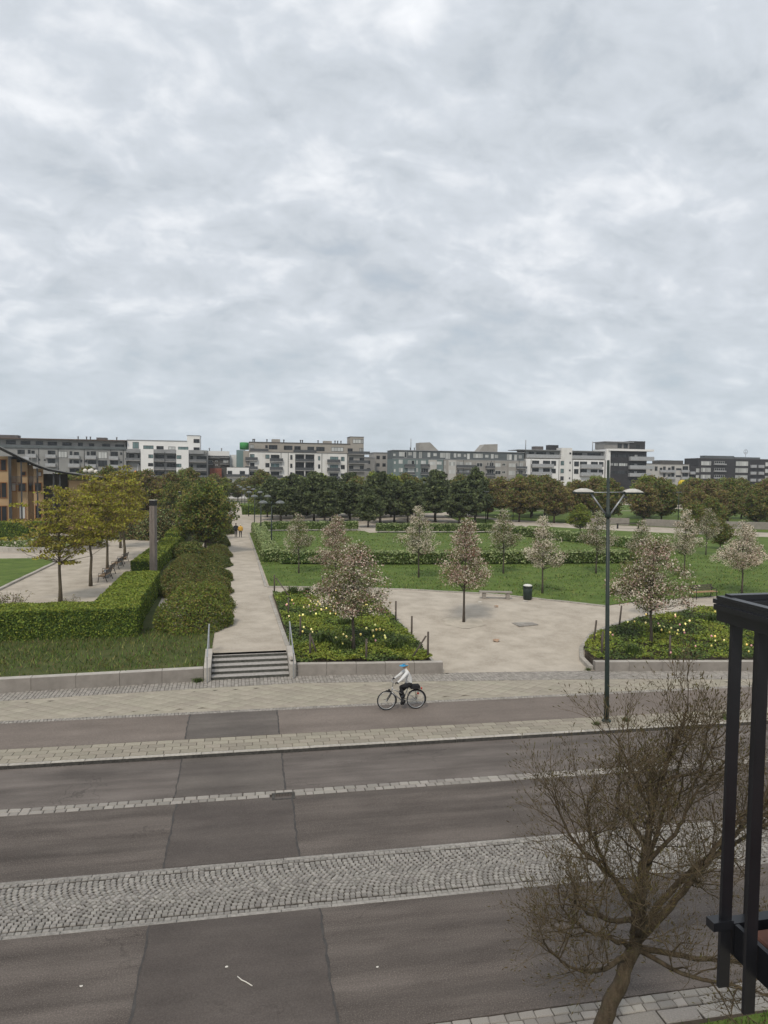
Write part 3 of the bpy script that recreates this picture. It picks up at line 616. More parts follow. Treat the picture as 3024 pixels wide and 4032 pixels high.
# ================================================================ flower beds
BL = [(2.42, 29.2), (8.25, 28.5), (8.5, 31.5), (8.5, 35), (8.4, 40), (7.7, 43), (5.6, 45), (2.3, 44.7)]
BR = [(15.4, 27.62), (22, 26.52), (34, 24.5), (34, 36.4), (29, 36.25), (26.9, 36), (22, 34.6), (19.2, 33.1), (17.7, 32), (16.3, 30.2), (15.6, 28.9)]
def HBL(x, y): return .54+(max(HT(x, y)+.07, .5)-.54)*sst((y-29.3)/6)
def HBR(x, y): return max(HT(x, y)+.07, .49-.0*(y-29))
for poly, hf, lab in ((BL, HBL, 'dark soil of the flower bed beside the stairs'), (BR, HBR, 'dark soil of the flower bed at right')):
    tag(sheet('bed_soil', poly, 0, MT['soil'], 1.0, hf=hf), lab, kind='structure')
    b = MB(); n = len(poly)
    for i in range(n):
        p, q = poly[i], poly[(i+1) % n]
        for k in range(6):
            a = (p[0]+(q[0]-p[0])*k/6, p[1]+(q[1]-p[1])*k/6); c = (p[0]+(q[0]-p[0])*(k+1)/6, p[1]+(q[1]-p[1])*(k+1)/6)
            b.add([(*a, -.1), (*c, -.1), (*c, hf(*c)), (*a, hf(*a))], [(0, 1, 2, 3)])
    tag(b.build('bed_edge_soil', MT['soil']), kind='structure')
edging('bed_edging', [(8.62, 28.6), (8.62, 31.5), (8.62, 35), (8.52, 40), (7.8, 43.1), (5.6, 45.15), (2.4, 44.85)], .18, .1, 'pale sett edging on the plaza side of the left flower bed', l=.3)
edging('bed_edging', [(15.15, 27.5), (15.45, 28.9), (16.15, 30.3), (17.6, 32.15), (19.1, 33.25), (22, 34.75), (26.9, 36.15), (34, 36.55)], .2, .2, 'curved pale sett edging of the right flower bed', l=.32)
def cover(name, poly, hf, n, label, lsz=.085):
    P = np.array(poly); lo, hi = P.min(0), P.max(0); x = rng.uniform(lo[0], hi[0], n); y = rng.uniform(lo[1], hi[1], n); k = inpoly(x, y, poly); x, y = x[k], y[k]; n = len(x)
    q = np.sin(x*1.9+np.sin(y*1.3)*1.5)+np.sin(y*1.1+np.sin(x*1.7)*1.4); q2 = np.sin(x*4.3+y*2.1)+np.sin(y*4.7-x*3)
    hgt = .16+.07*q2*.5+.08*(q > .2)+.05*rng.normal(size=n)*.6
    z = np.array([hf(a, b) for a, b in zip(x, y)])+np.maximum(.02, hgt)*rng.uniform(.35, 1, n)**.5
    c = np.stack([x, y, z], -1); V_ = leaf_quads(c, lsz, np.tile([[0, 0, 1.]], (n, 1)), .55, 1.3)
    pick = q+rng.normal(size=n)*.5
    mi = np.where(pick > .75, 0, np.where(pick > -.1, 1, np.where(pick > -1.2, 2, 3)))
    return tag(link(name, quads_mesh(name, V_, [MT['l_bright'], MT['l_hedge'], MT['l_green'], MT['l_dark']], mi)), label, 'ground cover', kind='stuff')
cover('ground_cover', BL, HBL, 46000, 'leafy green ground cover of the flower bed beside the stairs')
cover('ground_cover', BR, HBR, 56000, 'leafy green ground cover of the flower bed at right', .09)
# strap-leaved clumps
def clump_mesh(seed, n=130, h=.65, r=.45):
    rg = np.random.default_rng(seed); vs = []
    for i in range(n):
        a = rg.uniform(0, 6.28); d = np.array([math.cos(a), math.sin(a), 0]); p = np.array([rg.normal()*r*.35, rg.normal()*r*.35, 0]); hh = h*rg.uniform(.6, 1.1); w = np.array([-d[1], d[0], 0])*.017
        m_ = p+d*hh*.18+np.array([0, 0, hh*.7]); e = p+d*hh*rg.uniform(.35, .75)+np.array([0, 0, hh*rg.uniform(.6, 1.0)])
        vs += [[p-w, p+w, m_+w, m_-w], [m_-w, m_+w, e+w*.15, e-w*.15]]
    return quads_mesh('leaves', np.array(vs), [MT['l_dark'], MT['l_green']], rg.choice(2, len(vs)))
CLM = [clump_mesh(i) for i in range(3)]
cl_spots = [((3.5, 44.0), 'strap-leaved clump at the far left corner of the left bed'), ((4.4, 43.8), 'strap-leaved clump next to the far corner one, left bed'), ((4.1, 31.8), 'large dark strap-leaved clump left of the near blossom tree trunk'), ((4.7, 31.0), 'arching strap-leaved clump just left of the near blossom tree trunk'), ((7.5, 30.9), 'strap-leaved clump near the right corner of the left bed'), ((7.0, 30.3), 'low strap-leaved clump by the wall, right end of the left bed'), ((5.6, 35.2), 'strap-leaved clump behind the near blossom tree trunk'),
            ((17.6, 28.2), 'strap-leaved clump at the left front of the right bed'), ((21.0, 31.5), 'strap-leaved clump right of the blossom trunk in the right bed'), ((25.5, 33.4), 'grey-green strap-leaved clump at the back of the right bed')]
for i, ((x, y), lab) in enumerate(cl_spots):
    hf = HBL if x < 10 else HBR; r = tag(empty('strap_leaved_plant', (x, y, hf(x, y)), i*1.3, random.uniform(.9, 1.25)), lab, 'plant', 'strap-leaved clumps in the beds'); link('leaves', CLM[i % 3], r)
# tulips
MT['tulip_y'] = leafmat('tulip_yellow', (.66, .56, .2), .2, .02, .25); MT['tulip_c'] = leafmat('tulip_cream', (.72, .66, .36), .15, .02, .25); MT['tulip_p'] = leafmat('tulip_pink', (.5, .27, .28), .2, .02, .25)
def tulip_mesh(mt):
    b = MB(); b.tube([(0, 0, 0), (.01, 0, .2), (0, 0, .36)], .007, 4, 1, False); b.lathe([(.018, .35), (.043, .38), (.05, .415), (.032, .455), (.012, .46)], 6, 0)
    b.add([(0, -.015, .02), (.1, -.03, .2), (.14, 0, .25), (.1, .03, .18)], [(0, 1, 2, 3)], 1); b.add([(0, .015, .02), (-.1, .03, .2), (-.13, 0, .22), (-.1, -.03, .18)], [(0, 1, 2, 3)], 1)
    return b.mesh('tulip', [mt, MT['l_green']])
TU = {'pale yellow': tulip_mesh(MT['tulip_y']), 'cream white': tulip_mesh(MT['tulip_c']), 'dusky pink': tulip_mesh(MT['tulip_p'])}
for poly, hf, n, where, seed in ((BL, HBL, 70, 'flower bed beside the stairs', 3), (BR, HBR, 70, 'flower bed at right behind the lamp post', 4)):
    rg = np.random.default_rng(seed); cs = [(rg.uniform(*((2.8, 8.2) if seed == 3 else (15.8, 27))), rg.uniform(*((29.3, 43.5) if seed == 3 else (26.5, 34.5)))) for _ in range(22)]; k = 0
    while k < n:
        c = cs[rg.integers(len(cs))]; x, y = c[0]+rg.normal()*.35, c[1]+rg.normal()*.5
        if not inpoly(np.array([x]), np.array([y]), poly)[0]: 
            cs[rg.integers(len(cs))] = (rg.uniform(*((2.8, 8.2) if seed == 3 else (15.8, 27))), rg.uniform(*((29.3, 43.5) if seed == 3 else (26.5, 34.5)))); continue
        kind = ['cream white', 'pale yellow', 'dusky pink'][rg.choice(3, p=[.5, .37, .13])]
        o = link('tulip', TU[kind], None, (x, y, hf(x, y)), rg.uniform(0, 6)); s = rg.uniform(.8, 1.1); o.scale = (s, s, s)
        tag(o, '%s tulip standing in the %s' % (kind, where), 'flower', '%s tulips in the %s' % (kind, where)); k += 1
# wooden stakes of the bed fences
def stake(x, y, h, lab, hf, lean=(0, 0), brace=None):
    r = tag(empty('fence_stake', (x, y, hf(x, y)-.05)), lab, 'stake', 'wooden stakes round the flower beds'); b = MB(); b.tube([(0, 0, 0), (lean[0], lean[1], h)], [.05, .045], 7); b.build('post', MT['timber_dark'], r)
    if brace: b = MB(); b.tube([(brace[0], brace[1], .05), (brace[0]*.12, brace[1]*.12, h*.86)], .04, 6); b.build('brace', MT['timber_dark'], r)
for a in [(2.42, 44.9, 1.25, 'braced dark stake at the far left corner of the left bed', (0, 0), (.9, -2.2)), (5.5, 44.7, 1.15, 'dark stake at the far edge of the left bed', (0, 0), None), (2.75, 37.2, 1.1, 'dark stake midway along the path side of the left bed', (0, 0), None), (3.0, 32.9, 1.1, 'dark stake on the path side of the left bed nearer the stairs', (0, 0), None), (3.15, 29.9, 1.15, 'braced dark stake behind the right handrail of the stairs', (0, 0), (.35, .1)),
          (8.38, 36.1, 1.2, 'upright dark stake on the plaza edge of the left bed under the blossom', (0, 0), None), (8.4, 32.7, 1.2, 'upright dark stake midway along the plaza edge of the left bed', (0, 0), None), (8.12, 28.75, 1.3, 'braced dark stake at the right end of the left bed wall', (0, 0), (-.75, .1)), (5.45, 28.95, 1.05, 'dark stake behind the middle of the left bed wall', (0, 0), None)]: stake(*a[:4], HBL, a[4], a[5])
for a in [(15.9, 28.0, 1.25, 'braced leaning stake at the left corner of the right bed', (.06, 0), (.3, .5)), (16.9, 30.5, 1.2, 'leaning stake on the curved edge of the right bed, nearer', (.12, 0), None), (19.9, 33.3, 1.25, 'leaning stake on the curved edge of the right bed, farther', (.15, .05), None), (18.9, 27.4, 1.1, 'stake behind the wall in front of the right bed trunk', (0, 0), None)]: stake(*a[:4], HBR, a[4], a[5])
# ================================================================ hedges
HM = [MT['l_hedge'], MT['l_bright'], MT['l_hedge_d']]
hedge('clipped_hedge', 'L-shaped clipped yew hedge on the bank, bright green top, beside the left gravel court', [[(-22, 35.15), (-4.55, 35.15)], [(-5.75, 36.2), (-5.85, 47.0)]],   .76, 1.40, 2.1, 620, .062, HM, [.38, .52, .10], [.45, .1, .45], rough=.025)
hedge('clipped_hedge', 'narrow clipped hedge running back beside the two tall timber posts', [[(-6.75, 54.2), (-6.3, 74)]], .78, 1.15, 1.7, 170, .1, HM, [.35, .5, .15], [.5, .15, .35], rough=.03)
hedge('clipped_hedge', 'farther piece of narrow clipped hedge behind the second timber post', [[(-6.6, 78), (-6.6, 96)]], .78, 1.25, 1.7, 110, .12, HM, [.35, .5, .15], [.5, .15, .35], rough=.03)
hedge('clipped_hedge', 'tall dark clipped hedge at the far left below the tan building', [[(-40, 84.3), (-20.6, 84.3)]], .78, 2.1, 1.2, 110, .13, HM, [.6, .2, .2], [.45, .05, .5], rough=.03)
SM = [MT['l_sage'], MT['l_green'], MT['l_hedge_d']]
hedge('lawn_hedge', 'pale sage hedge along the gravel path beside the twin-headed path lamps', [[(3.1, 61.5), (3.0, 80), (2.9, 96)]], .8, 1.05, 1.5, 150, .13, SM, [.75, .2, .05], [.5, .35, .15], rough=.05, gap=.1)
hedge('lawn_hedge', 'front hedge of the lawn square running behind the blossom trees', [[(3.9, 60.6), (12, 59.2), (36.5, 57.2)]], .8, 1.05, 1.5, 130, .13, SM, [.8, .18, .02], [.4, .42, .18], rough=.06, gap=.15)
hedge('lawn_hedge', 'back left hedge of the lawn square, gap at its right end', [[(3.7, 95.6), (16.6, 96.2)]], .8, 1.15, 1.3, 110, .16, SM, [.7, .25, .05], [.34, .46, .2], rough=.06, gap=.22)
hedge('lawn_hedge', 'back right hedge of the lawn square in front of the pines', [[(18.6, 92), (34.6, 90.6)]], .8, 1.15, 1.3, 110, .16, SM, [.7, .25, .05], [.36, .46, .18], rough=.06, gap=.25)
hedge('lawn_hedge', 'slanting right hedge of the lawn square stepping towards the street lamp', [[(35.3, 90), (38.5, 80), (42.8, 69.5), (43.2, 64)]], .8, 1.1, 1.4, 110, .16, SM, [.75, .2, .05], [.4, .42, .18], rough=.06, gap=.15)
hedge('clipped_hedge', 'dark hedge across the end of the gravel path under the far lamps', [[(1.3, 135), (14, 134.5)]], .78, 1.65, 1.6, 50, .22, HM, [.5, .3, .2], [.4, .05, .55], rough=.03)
# ================================================================ shrubs
MA = mound_meshes(1, 1.9, 1.8, 2.3, 17000, .065, [MT['l_green'], MT['l_olive'], MT['l_brown'], MT['l_bright']], [.44, .22, .06, .28])
MBm = mound_meshes(2, 1.9, 1.8, 1.8, 11000, .075, [MT['l_brown'], MT['l_green'], MT['l_olive']], [.16, .50, .34])
MC = mound_meshes(3, 1.6, 1.6, 1.7, 9000, .08, [MT['l_green'], MT['l_dark'], MT['l_olive']], [.5, .2, .3])
for ms, x, y, sc, lab in [(MA, -1.95, 35.9, (1.06, .95, .92), 'large rounded spiraea shrub overhanging the path just above the stairs'), (MA, -1.5, 40.6, (.72, .72, .66), 'second rounded green shrub along the path, behind the nearest one'), (MBm, -3.2, 45.2, (.72, .85, .6), 'brownish low shrub beside the end of the L-shaped hedge'), (MBm, -1.4, 45.8, (.62, .75, .72), 'brown-green shrub on the path edge, third from the stairs'), (MBm, -3.7, 51.0, (.8, .85, .75), 'reddish brown shrub in front of the nearer timber post'), (MC, -1.6, 51.5, (.7, .9, .65), 'green shrub on the path edge level with the nearer timber post'), (MBm, -3.7, 58.0, (.8, 1.0, .65), 'brown shrub against the narrow hedge behind the nearer timber post'), (MC, -1.6, 59, (.7, 1.0, .6), 'dark green shrub on the path edge below the dense tree'), (MC, -4.2, 66, (1.0, 1.2, .85), 'green shrub left of the dense tree trunk'), (MBm, -1.7, 66, (.7, 1.1, .65), 'brown shrub right of the dense tree trunk'), (MC, -1.8, 76, (.8, 1.3, .8), 'green shrub on the path edge behind the dense tree'), (MC, -1.9, 92, (1, 1.6, 1.2), 'green shrub on the path edge beyond the walking couple'), (MC, 25.0, 37.6+4.2, (.5, .5, .38), 'small dark round shrub on the lawn right of the lamp post')]:
    put_mound(ms, (x, y, HT(x, y)), sc, x*2+y, lab, group='shrubs along the gravel path' if x < 10 else None)
# thin open shrubs by the left court and the grey-green shrubs at its far end
def twig_shrub(seed, h, r, n, mats):
    rg = np.random.default_rng(seed); tb = MB(); Vs = []
    global rng; save = rng; rng = rg
    for i in range(n):
        a = rg.uniform(0, 6.28); e = np.array([math.cos(a)*r*rg.uniform(.2, 1), math.sin(a)*r*rg.uniform(.2, 1), h*rg.uniform(.5, 1)]); s = e*np.array([.15, .15, 0]); m_ = (s+e)/2+np.array([0, 0, .1])
        tb.tube([s, m_, e], [.013, .008, .004], 3, 0, False)
        for k in range(3):
            q = m_+(e-m_)*rg.uniform(0, 1); f = q+rg.normal(size=3)*.14; tb.tube([q, f], [.006, .003], 3, 0, False); Vs.append(f+rg.normal(size=(4, 3))*.05)
    c = np.concatenate(Vs); V_ = leaf_quads(c, .055); rng = save
    return tb.mesh('stems', MT['timber_dark']), quads_mesh('foliage', V_, mats, np.random.default_rng(1).choice(len(mats), len(c)))
TW = twig_shrub(4, 1.7, 1.1, 60, [MT['l_olive'], MT['l_green'], MT['l_brown']])
for x, y, s, lab in [(-12.6, 37.6, 1.05, 'thin open twiggy shrub behind the L-shaped hedge at far left'), (-11.2, 38.2, .95, 'thin open twiggy shrub behind the hedge, left of the first court tree'), (-8.6, 39.0, .65, 'small twiggy shrub behind the hedge right of the first court tree')]: put_mound(TW, (x, y, .8), (s, s, s), x, lab, group='twiggy shrubs behind the hedge')
MG = mound_meshes(7, 2.2, 2., 2.8, 6000, .14, [MT['l_sage'], MT['l_dark'], MT['l_brown'], MT['l_olive']], [.22, .33, .27, .18])
for i, (x, y, s, lab) in enumerate([(-15.6, 85.5, (1.2, 1, .9), 'grey-green bush at the far end of the left court, leftmost'), (-12.2, 86, (1, 1, 1.05), 'grey-brown bush at the far end of the left court, behind the fourth tree'), (-9.6, 84.8, (1, 1, 1.1), 'grey-brown bush left of the nearer timber post'), (-8.4, 90, (.9, 1, 1.25), 'pale flowering bush between the two timber posts')]): put_mound(MG, (x, y, .8), s, i, lab, 'bush', 'bush', 'bushes at the end of the left court')
# ================================================================ blossom trees
cone = lambda t: (min(1, (t+.02)/.16)**.6)*(1-t)**.8+.04
egg = lambda t: (min(1, (t+.02)/.22)**.6)*(1-t**1.7)**.9*(1-.3*t)+.03
BM = [MT['bl_white'], MT['bl_pink'], MT['bl_green'], MT['bl_red'], MT['l_green']]
BT = [tree_meshes(21, 5.3, 2.0, .075, cone, 1.75, 78, .26, 90, .06, BM, [.52, .06, .28, .03, .11], MT['bark'], zf=.75, lift=.35, out=.5),
      tree_meshes(22, 5.3, 1.9, .075, egg, 1.7, 72, .26, 86, .06, BM, [.30, .05, .38, .05, .22], MT['bark'], zf=.75, lift=.35, out=.5),
      tree_meshes(23, 5.1, 1.85, .08, egg, 2.05, 112, .28, 96, .056, BM, [.30, .18, .32, .10, .10], MT['bark'], zf=.75, lift=.3, out=.5),
      tree_meshes(24, 5.4, 1.95, .08, cone, 1.95, 98, .28, 92, .058, BM, [.30, .24, .26, .12, .08], MT['bark'], zf=.75, lift=.3, out=.5),
      tree_meshes(25, 5.2, 1.9, .075, egg, 2.2, 122, .28, 96, .06, BM, [.6, .09, .18, .03, .10], MT['bark'], zf=.75, lift=.3, out=.5)]
for v, x, y, top, w, lab in [(2, 5.2, 30.75, 5.6, 1.1, 'pinkish blossom tree in the flower bed beside the stairs, nearest of all'), (3, 6.3, 44.6, 5.7, 1.0, 'pinkish blossom tree behind the nearest one at the far end of the left bed'), (3, 12.1, 35.8, 6.05, .9, 'pink blossom tree standing alone in the gravel plaza'), (0, 13.5, 50.7, 6.15, .95, 'white pointed blossom tree on the lawn behind the plaza tree, to its left'), (1, 4.8, 54.2, 5.5, .95, 'creamy blossom tree on the lawn nearest the gravel path and lamp'), (1, 20.8, 52.0, 5.95, .95, 'greenish sparsely flowering tree on the lawn right of the pink plaza tree'), (0, 19.85, 42.7, 5.85, .98, 'white-pink blossom tree just right of the green litter bin'), (1, 28.3, 51.0, 5.9, .95, 'greenish blossom tree directly left of the tall street lamp'), (2, 19.4, 29.6, 5.9, 1.02, 'pinkish blossom tree in the flower bed right of the tall street lamp'), (1, 22.4, 34.6, 5.0, .62, 'slender blossom tree close behind the right bed tree, thin trunk'), (1, 30.0, 47.5, 5.4, .85, 'greenish blossom tree on the lawn behind the right bed tree, left one'), (0, 34.5, 48.5, 6.0, .9, 'white blossom tree on the lawn behind the right bed tree, right one'), (4, 33.3, 40.6, 5.75, 1.0, 'full white-pink blossom tree at the right edge above the black balcony'), (1, 46.5, 62, 5.6, .9, 'small young tree on the far lawn at the right edge')]:
    z = HBL(x, y) if x < 8 and y < 45 else (HBR(x, y) if v == 2 and x > 15 else HT(x, y)); k = (top-z)/5.25
    put_tree('blossom_tree', BT[v], (x, y, z), (k*w, k*w, k), x*3.1, lab, group='blossom trees round the plaza and lawn')
# pale gravel discs at the trunks on plaza and lawn
for x, y, r in ((12.1, 35.8, 1.1), (19.85, 42.7, .45)):
    b = MB(); n = 22; b.add([(x, y, HT(x, y)+.03)]+[(x+r*(1+.12*math.sin(i*2.3))*math.cos(6.283*i/n), y+r*(1+.12*math.sin(i*1.7))*math.sin(6.283*i/n), HT(x+r*math.cos(6.283*i/n), y+r*math.sin(6.283*i/n))+.014) for i in range(n)], [(0, 1+i, 1+(i+1) % n) for i in range(n)]); tag(b.build('tree_pit', MT['gravel_pale']), kind='structure')
# ================================================================ young yellow-leaved trees in the left court
vase = lambda t: (min(1, (t+.05)/.35)**.7)*(1-t**2.2)**.7*.98+.04
YT = [tree_meshes(31, 7.0, 2.3, .12, vase, 2.65, 125, .36, 44, .105, [MT['l_yellow'], MT['l_olive'], MT['l_brown']], [.68, .24, .08], MT['bark_olive'], zf=.22, flat=.45, leader=.7, lift=.55, out=.5, thin=.7, lowb=1.0),
      tree_meshes(32, 7.4, 2.7, .12, vase, 2.6, 135, .38, 44, .11, [MT['l_yellow'], MT['l_olive'], MT['l_brown']], [.6, .28, .12], MT['bark_olive'], zf=.28, flat=.4, leader=.7, lift=.55, out=.5, thin=.7, lowb=1.0)]
for v, x, y, top, w, lab in [(0, -10.2, 44.3, 7.8, .98, 'yellow-green young tree nearest in the left court, in front of the benches'), (1, -9.6, 50.0, 8.4, .95, 'yellow-brown young tree second in the left court row, beside the first bench'), (1, -9.75, 57.2, 8.4, .95, 'yellow-brown young tree third in the left court row, between the benches'), (1, -9.6, 64.9, 9.2, 1.0, 'tallest yellow-leaved tree, fourth in the left court row behind the benches'), (0, -11.5, 75, 8.4, 1.0, 'yellow-leaved tree behind the left court row, by the round planter')]:
    k = (top-.8)/(7.0 if v == 0 else 7.4); put_tree('court_tree', YT[v], (x, y, .8), (k*w, k*w, k), x+y, lab, group='young trees in the left court')
ball = lambda t: math.sqrt(max(.02, 1-(2*t-.9)**2))*.98 if t < .95 else .25
DT = tree_meshes(35, 6.9, 1.35, .14, ball, 3.0, 280, .45, 42, .15, [MT['l_olive'], MT['l_green'], MT['l_dark'], MT['l_bright']], [.34, .33, .23, .1], MT['bark'], zf=.65, lift=.7)
for x, y, s, lab in [(-2.9, 70, 1.0, 'dense green small-leaved tree on the left of the path before the walking couple'), (-4.2, 82, .92, 'dense green tree behind the first one left of the path'), (-3.4, 98, 1.0, 'dense green tree left of the path beyond the walking couple'), (-7.5, 104, 1.0, 'dense tree behind the farther timber post')]: put_tree('dense_tree', DT, (x, y, .8), (s, s, s), x, lab, group='dense trees left of the path')
# ================================================================ the tree belt
pine = lambda t: (min(1, (t+.05)/.2)**.6)*(1-t**2.2)**.75+.05
PN = [tree_meshes(40+i, 8.6, [2.0, 2.3, 1.8][i], .2, pine, [3.1, 2.9, 3.3][i], 270, .42, 32, .3, [MT['needle'], MT['needle2']], [.6, .4], MT['bark'], zf=.6, lift=.25, leader=.9, asp=1.8) for i in range(3)]
OV = [tree_meshes(50+i, 8.4, 1.8, .17, [vase, ball, vase][i], [3.6, 3.3, 3.4][i], 280, .45, 30, .22, [[MT['l_brown'], MT['l_olive'], MT['l_green']], [MT['l_green'], MT['l_olive'], MT['l_brown']], [MT['l_bright'], MT['l_green'], MT['l_olive']]][i], [.45, .38, .17], MT['bark'], zf=.6, lift=.7, leader=.7, thin=.8) for i in range(3)]
pines = [(7.0, 112, 1.0), (6.0, 119, .98), (12.4, 113, 1.0), (13.8, 110.2, .86), (15.2, 114, .95), (18.8, 116, 1.02), (19.2, 101.5, .72), (22.5, 108.7, 1.0), (25.7, 112.6, 1.0), (27.2, 109.5, .85), (32.7, 112.5, 1.08), (35.6, 108.3, .95), (39.2, 111, 1.08), (30, 118, 1.0), (10, 122, 1.0), (17, 124, 1.05), (24, 123, 1.02), (36, 124, 1.08), (43, 127, 1.0), (21, 131, 1.05), (13, 131, 1.0)]
ORD = ['first', 'second', 'third', 'fourth', 'fifth', 'sixth', 'seventh', 'eighth', 'ninth', 'tenth', 'eleventh', 'twelfth', 'thirteenth', 'fourteenth', 'fifteenth', 'sixteenth', 'seventeenth', 'eighteenth', 'nineteenth', 'twentieth', 'twenty-first', 'twenty-second', 'twenty-third', 'twenty-fourth', 'twenty-fifth', 'twenty-sixth', 'twenty-seventh', 'twenty-eighth', 'twenty-ninth', 'thirtieth', 'thirty-first', 'thirty-second', 'thirty-third', 'thirty-fourth', 'thirty-fifth', 'thirty-sixth', 'thirty-seventh', 'thirty-eighth', 'thirty-ninth', 'fortieth', 'forty-first', 'forty-second', 'forty-third', 'forty-fourth', 'forty-fifth']
def order(lst):   # rank of each (x, y, ...) from left to right as seen from the street
    k = sorted(range(len(lst)), key=lambda i: lst[i][0]/lst[i][1]); r_ = [0]*len(lst)
    for n_, i in enumerate(k): r_[i] = n_
    return [ORD[q] if q < len(ORD) else None for q in r_]
OP = order(pines)
for i, (x, y, s) in enumerate(pines):
    put_tree('pine_tree', PN[i % 3], (x, y, .8), (s*(.86+.06*(i % 4)), s*(.86+.06*(i % 4)), s*(.76+.05*((i*7) % 5))), i*1.7, 'dark pine in the gravel grove behind the lawn square, %s from the left' % OP[i], group='dark pines of the grove')
olv = [(47.5, 112, 1.0, 0), (53.6, 121, 1.0, 1), (52.5, 109, .95, 0), (50, 127, 1.0, 0), (58, 112, .95, 0), (62, 108, .95, 1), (66, 104, .92, 0), (72, 108, .98, 1), (76, 101, .95, 0), (82, 104, .98, 1), (57, 128, 1.05, 0), (66, 120, 1.0, 0), (75, 118, 1.05, 2), (86, 114, 1.0, 0), (92, 106, 1.0, 0), (44, 118, .95, 0), (96, 118, 1.0, 1), (80, 95, .82, 1), (71, 97, .8, 0), (90, 97, .9, 0)]
OO = order(olv)
for i, (x, y, s, v) in enumerate(olv):
    put_tree('budding_tree', OV[v], (x, y, .8), (s, s, s*.93), i*2.1, ['brown budding tree by the pale path right of the pines, %s from the left', 'olive green rounded tree by the pale path right of the pines, %s from the left', 'fresh green tree by the pale path right of the pines, %s from the left'][v] % OO[i], group=['brown budding trees at right', 'olive trees at right', None][v])
for x, y, s, v, lab in [(46.8, 89, .48, 2, 'small yellow-green young tree on the far lawn left of the street lamp'), (57.5, 79, .55, 1, 'thin young tree at the edge of the far lawn, right of the lamp'), (64.5, 85, .62, 1, 'young tree by the pale path at the far right lawn edge'), (52, 67, .4, 1, 'slender young tree alone on the far lawn at right')]: put_tree('young_tree', OV[v], (x, y, .8), (s, s, s), x, lab)
rg = np.random.default_rng(77); cnt = 0; used = []; belt = [(.6, 200, .85, 1), (3.6, 198, .9, 0), (-2.9, 199, .9, 2), (9, 128.5, .98, 2), (15.5, 127, 1.05, 2), (22, 127.5, 1.0, 1), (28, 125.5, 1.08, 2), (33.5, 128.5, 1.0, 1), (39.5, 125, .95, 0), (46.5, 131, 1.1, 2), (5.5, 126, .85, 2), (26, 133, 1.15, 2), (61, 131, 1.1, 1), (70, 128, 1.1, 2), (80, 124, 1.12, 1), (89, 122, 1.1, 0), (99, 110, 1.05, 1), (97, 100, .95, 2), (104, 121, 1.1, 0)]
while cnt < 62:
    x, y = rg.uniform(-42, 190), rg.uniform(138, 205)
    if -2 < x < 3 or x > y*.95+12 or x < -y*.33 or any((x-a)**2+(y-b)**2 < 22 for a, b in used): continue
    used.append((x, y)); v = int(rg.choice(4, p=[.30, .24, .36, .10])); s = rg.uniform(.82, 1.18)
    belt.append((x, y, s, v)); cnt += 1
for v in range(4):
    lst = [q for q in belt if q[3] == v]; od = order(lst)
    for (x, y, s, _), o_ in zip(lst, od):
        if v == 3: put_tree('pine_tree', PN[int(x) % 3], (x, y, .8), (s, s, s*.92), x, 'dark pine back in the belt before the apartment blocks, %s such from the left' % o_, group='pines back in the tree belt')
        else: put_tree('belt_tree', OV[v], (x, y, .8), (s, s, s*.86), x, ['brown budding tree', 'olive green tree', 'fresh yellow-green tree'][v]+' back in the belt before the apartment blocks, %s such from the left' % o_, group=['brown belt trees', 'olive belt trees', 'yellow-green belt trees'][v])
CT = [(-14, 108, .95, 0), (-19, 112, 1.0, 1), (-10, 116, .95, 0), (-24, 104, .9, 0), (-17, 97, .85, 0), (-8, 127, 1., 1), (-15, 128, 1.0, 0), (-24, 122, 1.0, 1), (-30, 112, .95, 0)]; OC = order(CT)
for i, (x, y, s, v) in enumerate(CT): put_tree('budding_tree', OV[v], (x, y, .8), (s, s, s), i, ['brown budding tree', 'olive green tree'][v]+' behind the left court, %s from the left' % OC[i], group=['brown trees behind the left court', 'olive trees behind the left court'][v])
# ================================================================ round planter
rp = tag(empty('round_planter', (-18.6, 76.6, .8)), 'round raised planter with pale concrete rim in the left court', 'planter')
for k in range(28):
    a0, a1 = 6.283*k/28+.003, 6.283*(k+1)/28-.003; b = MB(); b.prism([(5.5*math.cos(a0), 5.5*math.sin(a0)), (5.5*math.cos(a1), 5.5*math.sin(a1)), (5.15*math.cos(a1), 5.15*math.sin(a1)), (5.15*math.cos(a0), 5.15*math.sin(a0))], -.1, .5); b.build('rim_block', MT['concrete_pale_lit_top'], rp)
n = 5000; rr = 5.1*np.sqrt(rng.uniform(0, 1, n)); a = rng.uniform(0, 6.283, n); c = np.stack([rr*np.cos(a), rr*np.sin(a), .35+.5*(1-(rr/5.1)**2)*rng.uniform(.3, 1, n)+rng.uniform(0, .25, n)], -1)
link('planting', quads_mesh('planting', leaf_quads(c, .2), [MT['l_green'], MT['l_sage'], MT['bl_white']], rng.choice(3, n, p=[.55, .3, .15])), rp)
b = MB(); b.lathe([(5.14, -.05), (5.14, .36), (2, .6), (.1, .75)], 28); b.build('soil', MT['soil'], rp)
# ================================================================ park furniture
for x, y, h, lab in [(-5.9, 53.3, 5.75, 'tall weathered square timber post with metal cap, nearer of two'), (-6.5, 87.8, 5.5, 'tall weathered square timber post farther back, behind foliage')]:
    r = tag(empty('timber_post', (x, y, .78), R(-22)), lab, 'post'); w = .2
    for sx in (-1, 1):
        b = MB(); b.box(sx*.105-.095, sx*.105+.095, -w, w, 0, h-.42); b.build('timber_beam', MT['timber'], r)
    b = MB(); b.box(-w-.012, w+.012, -w-.012, w+.012, h-.42, h-.03); b.build('cap_band', MT['dark_iron'], r)
    b = MB(); b.box(-w-.03, w+.03, -w-.03, w+.03, h-.03, h); b.build('cap_plate', MT['grey_plastic'], r)
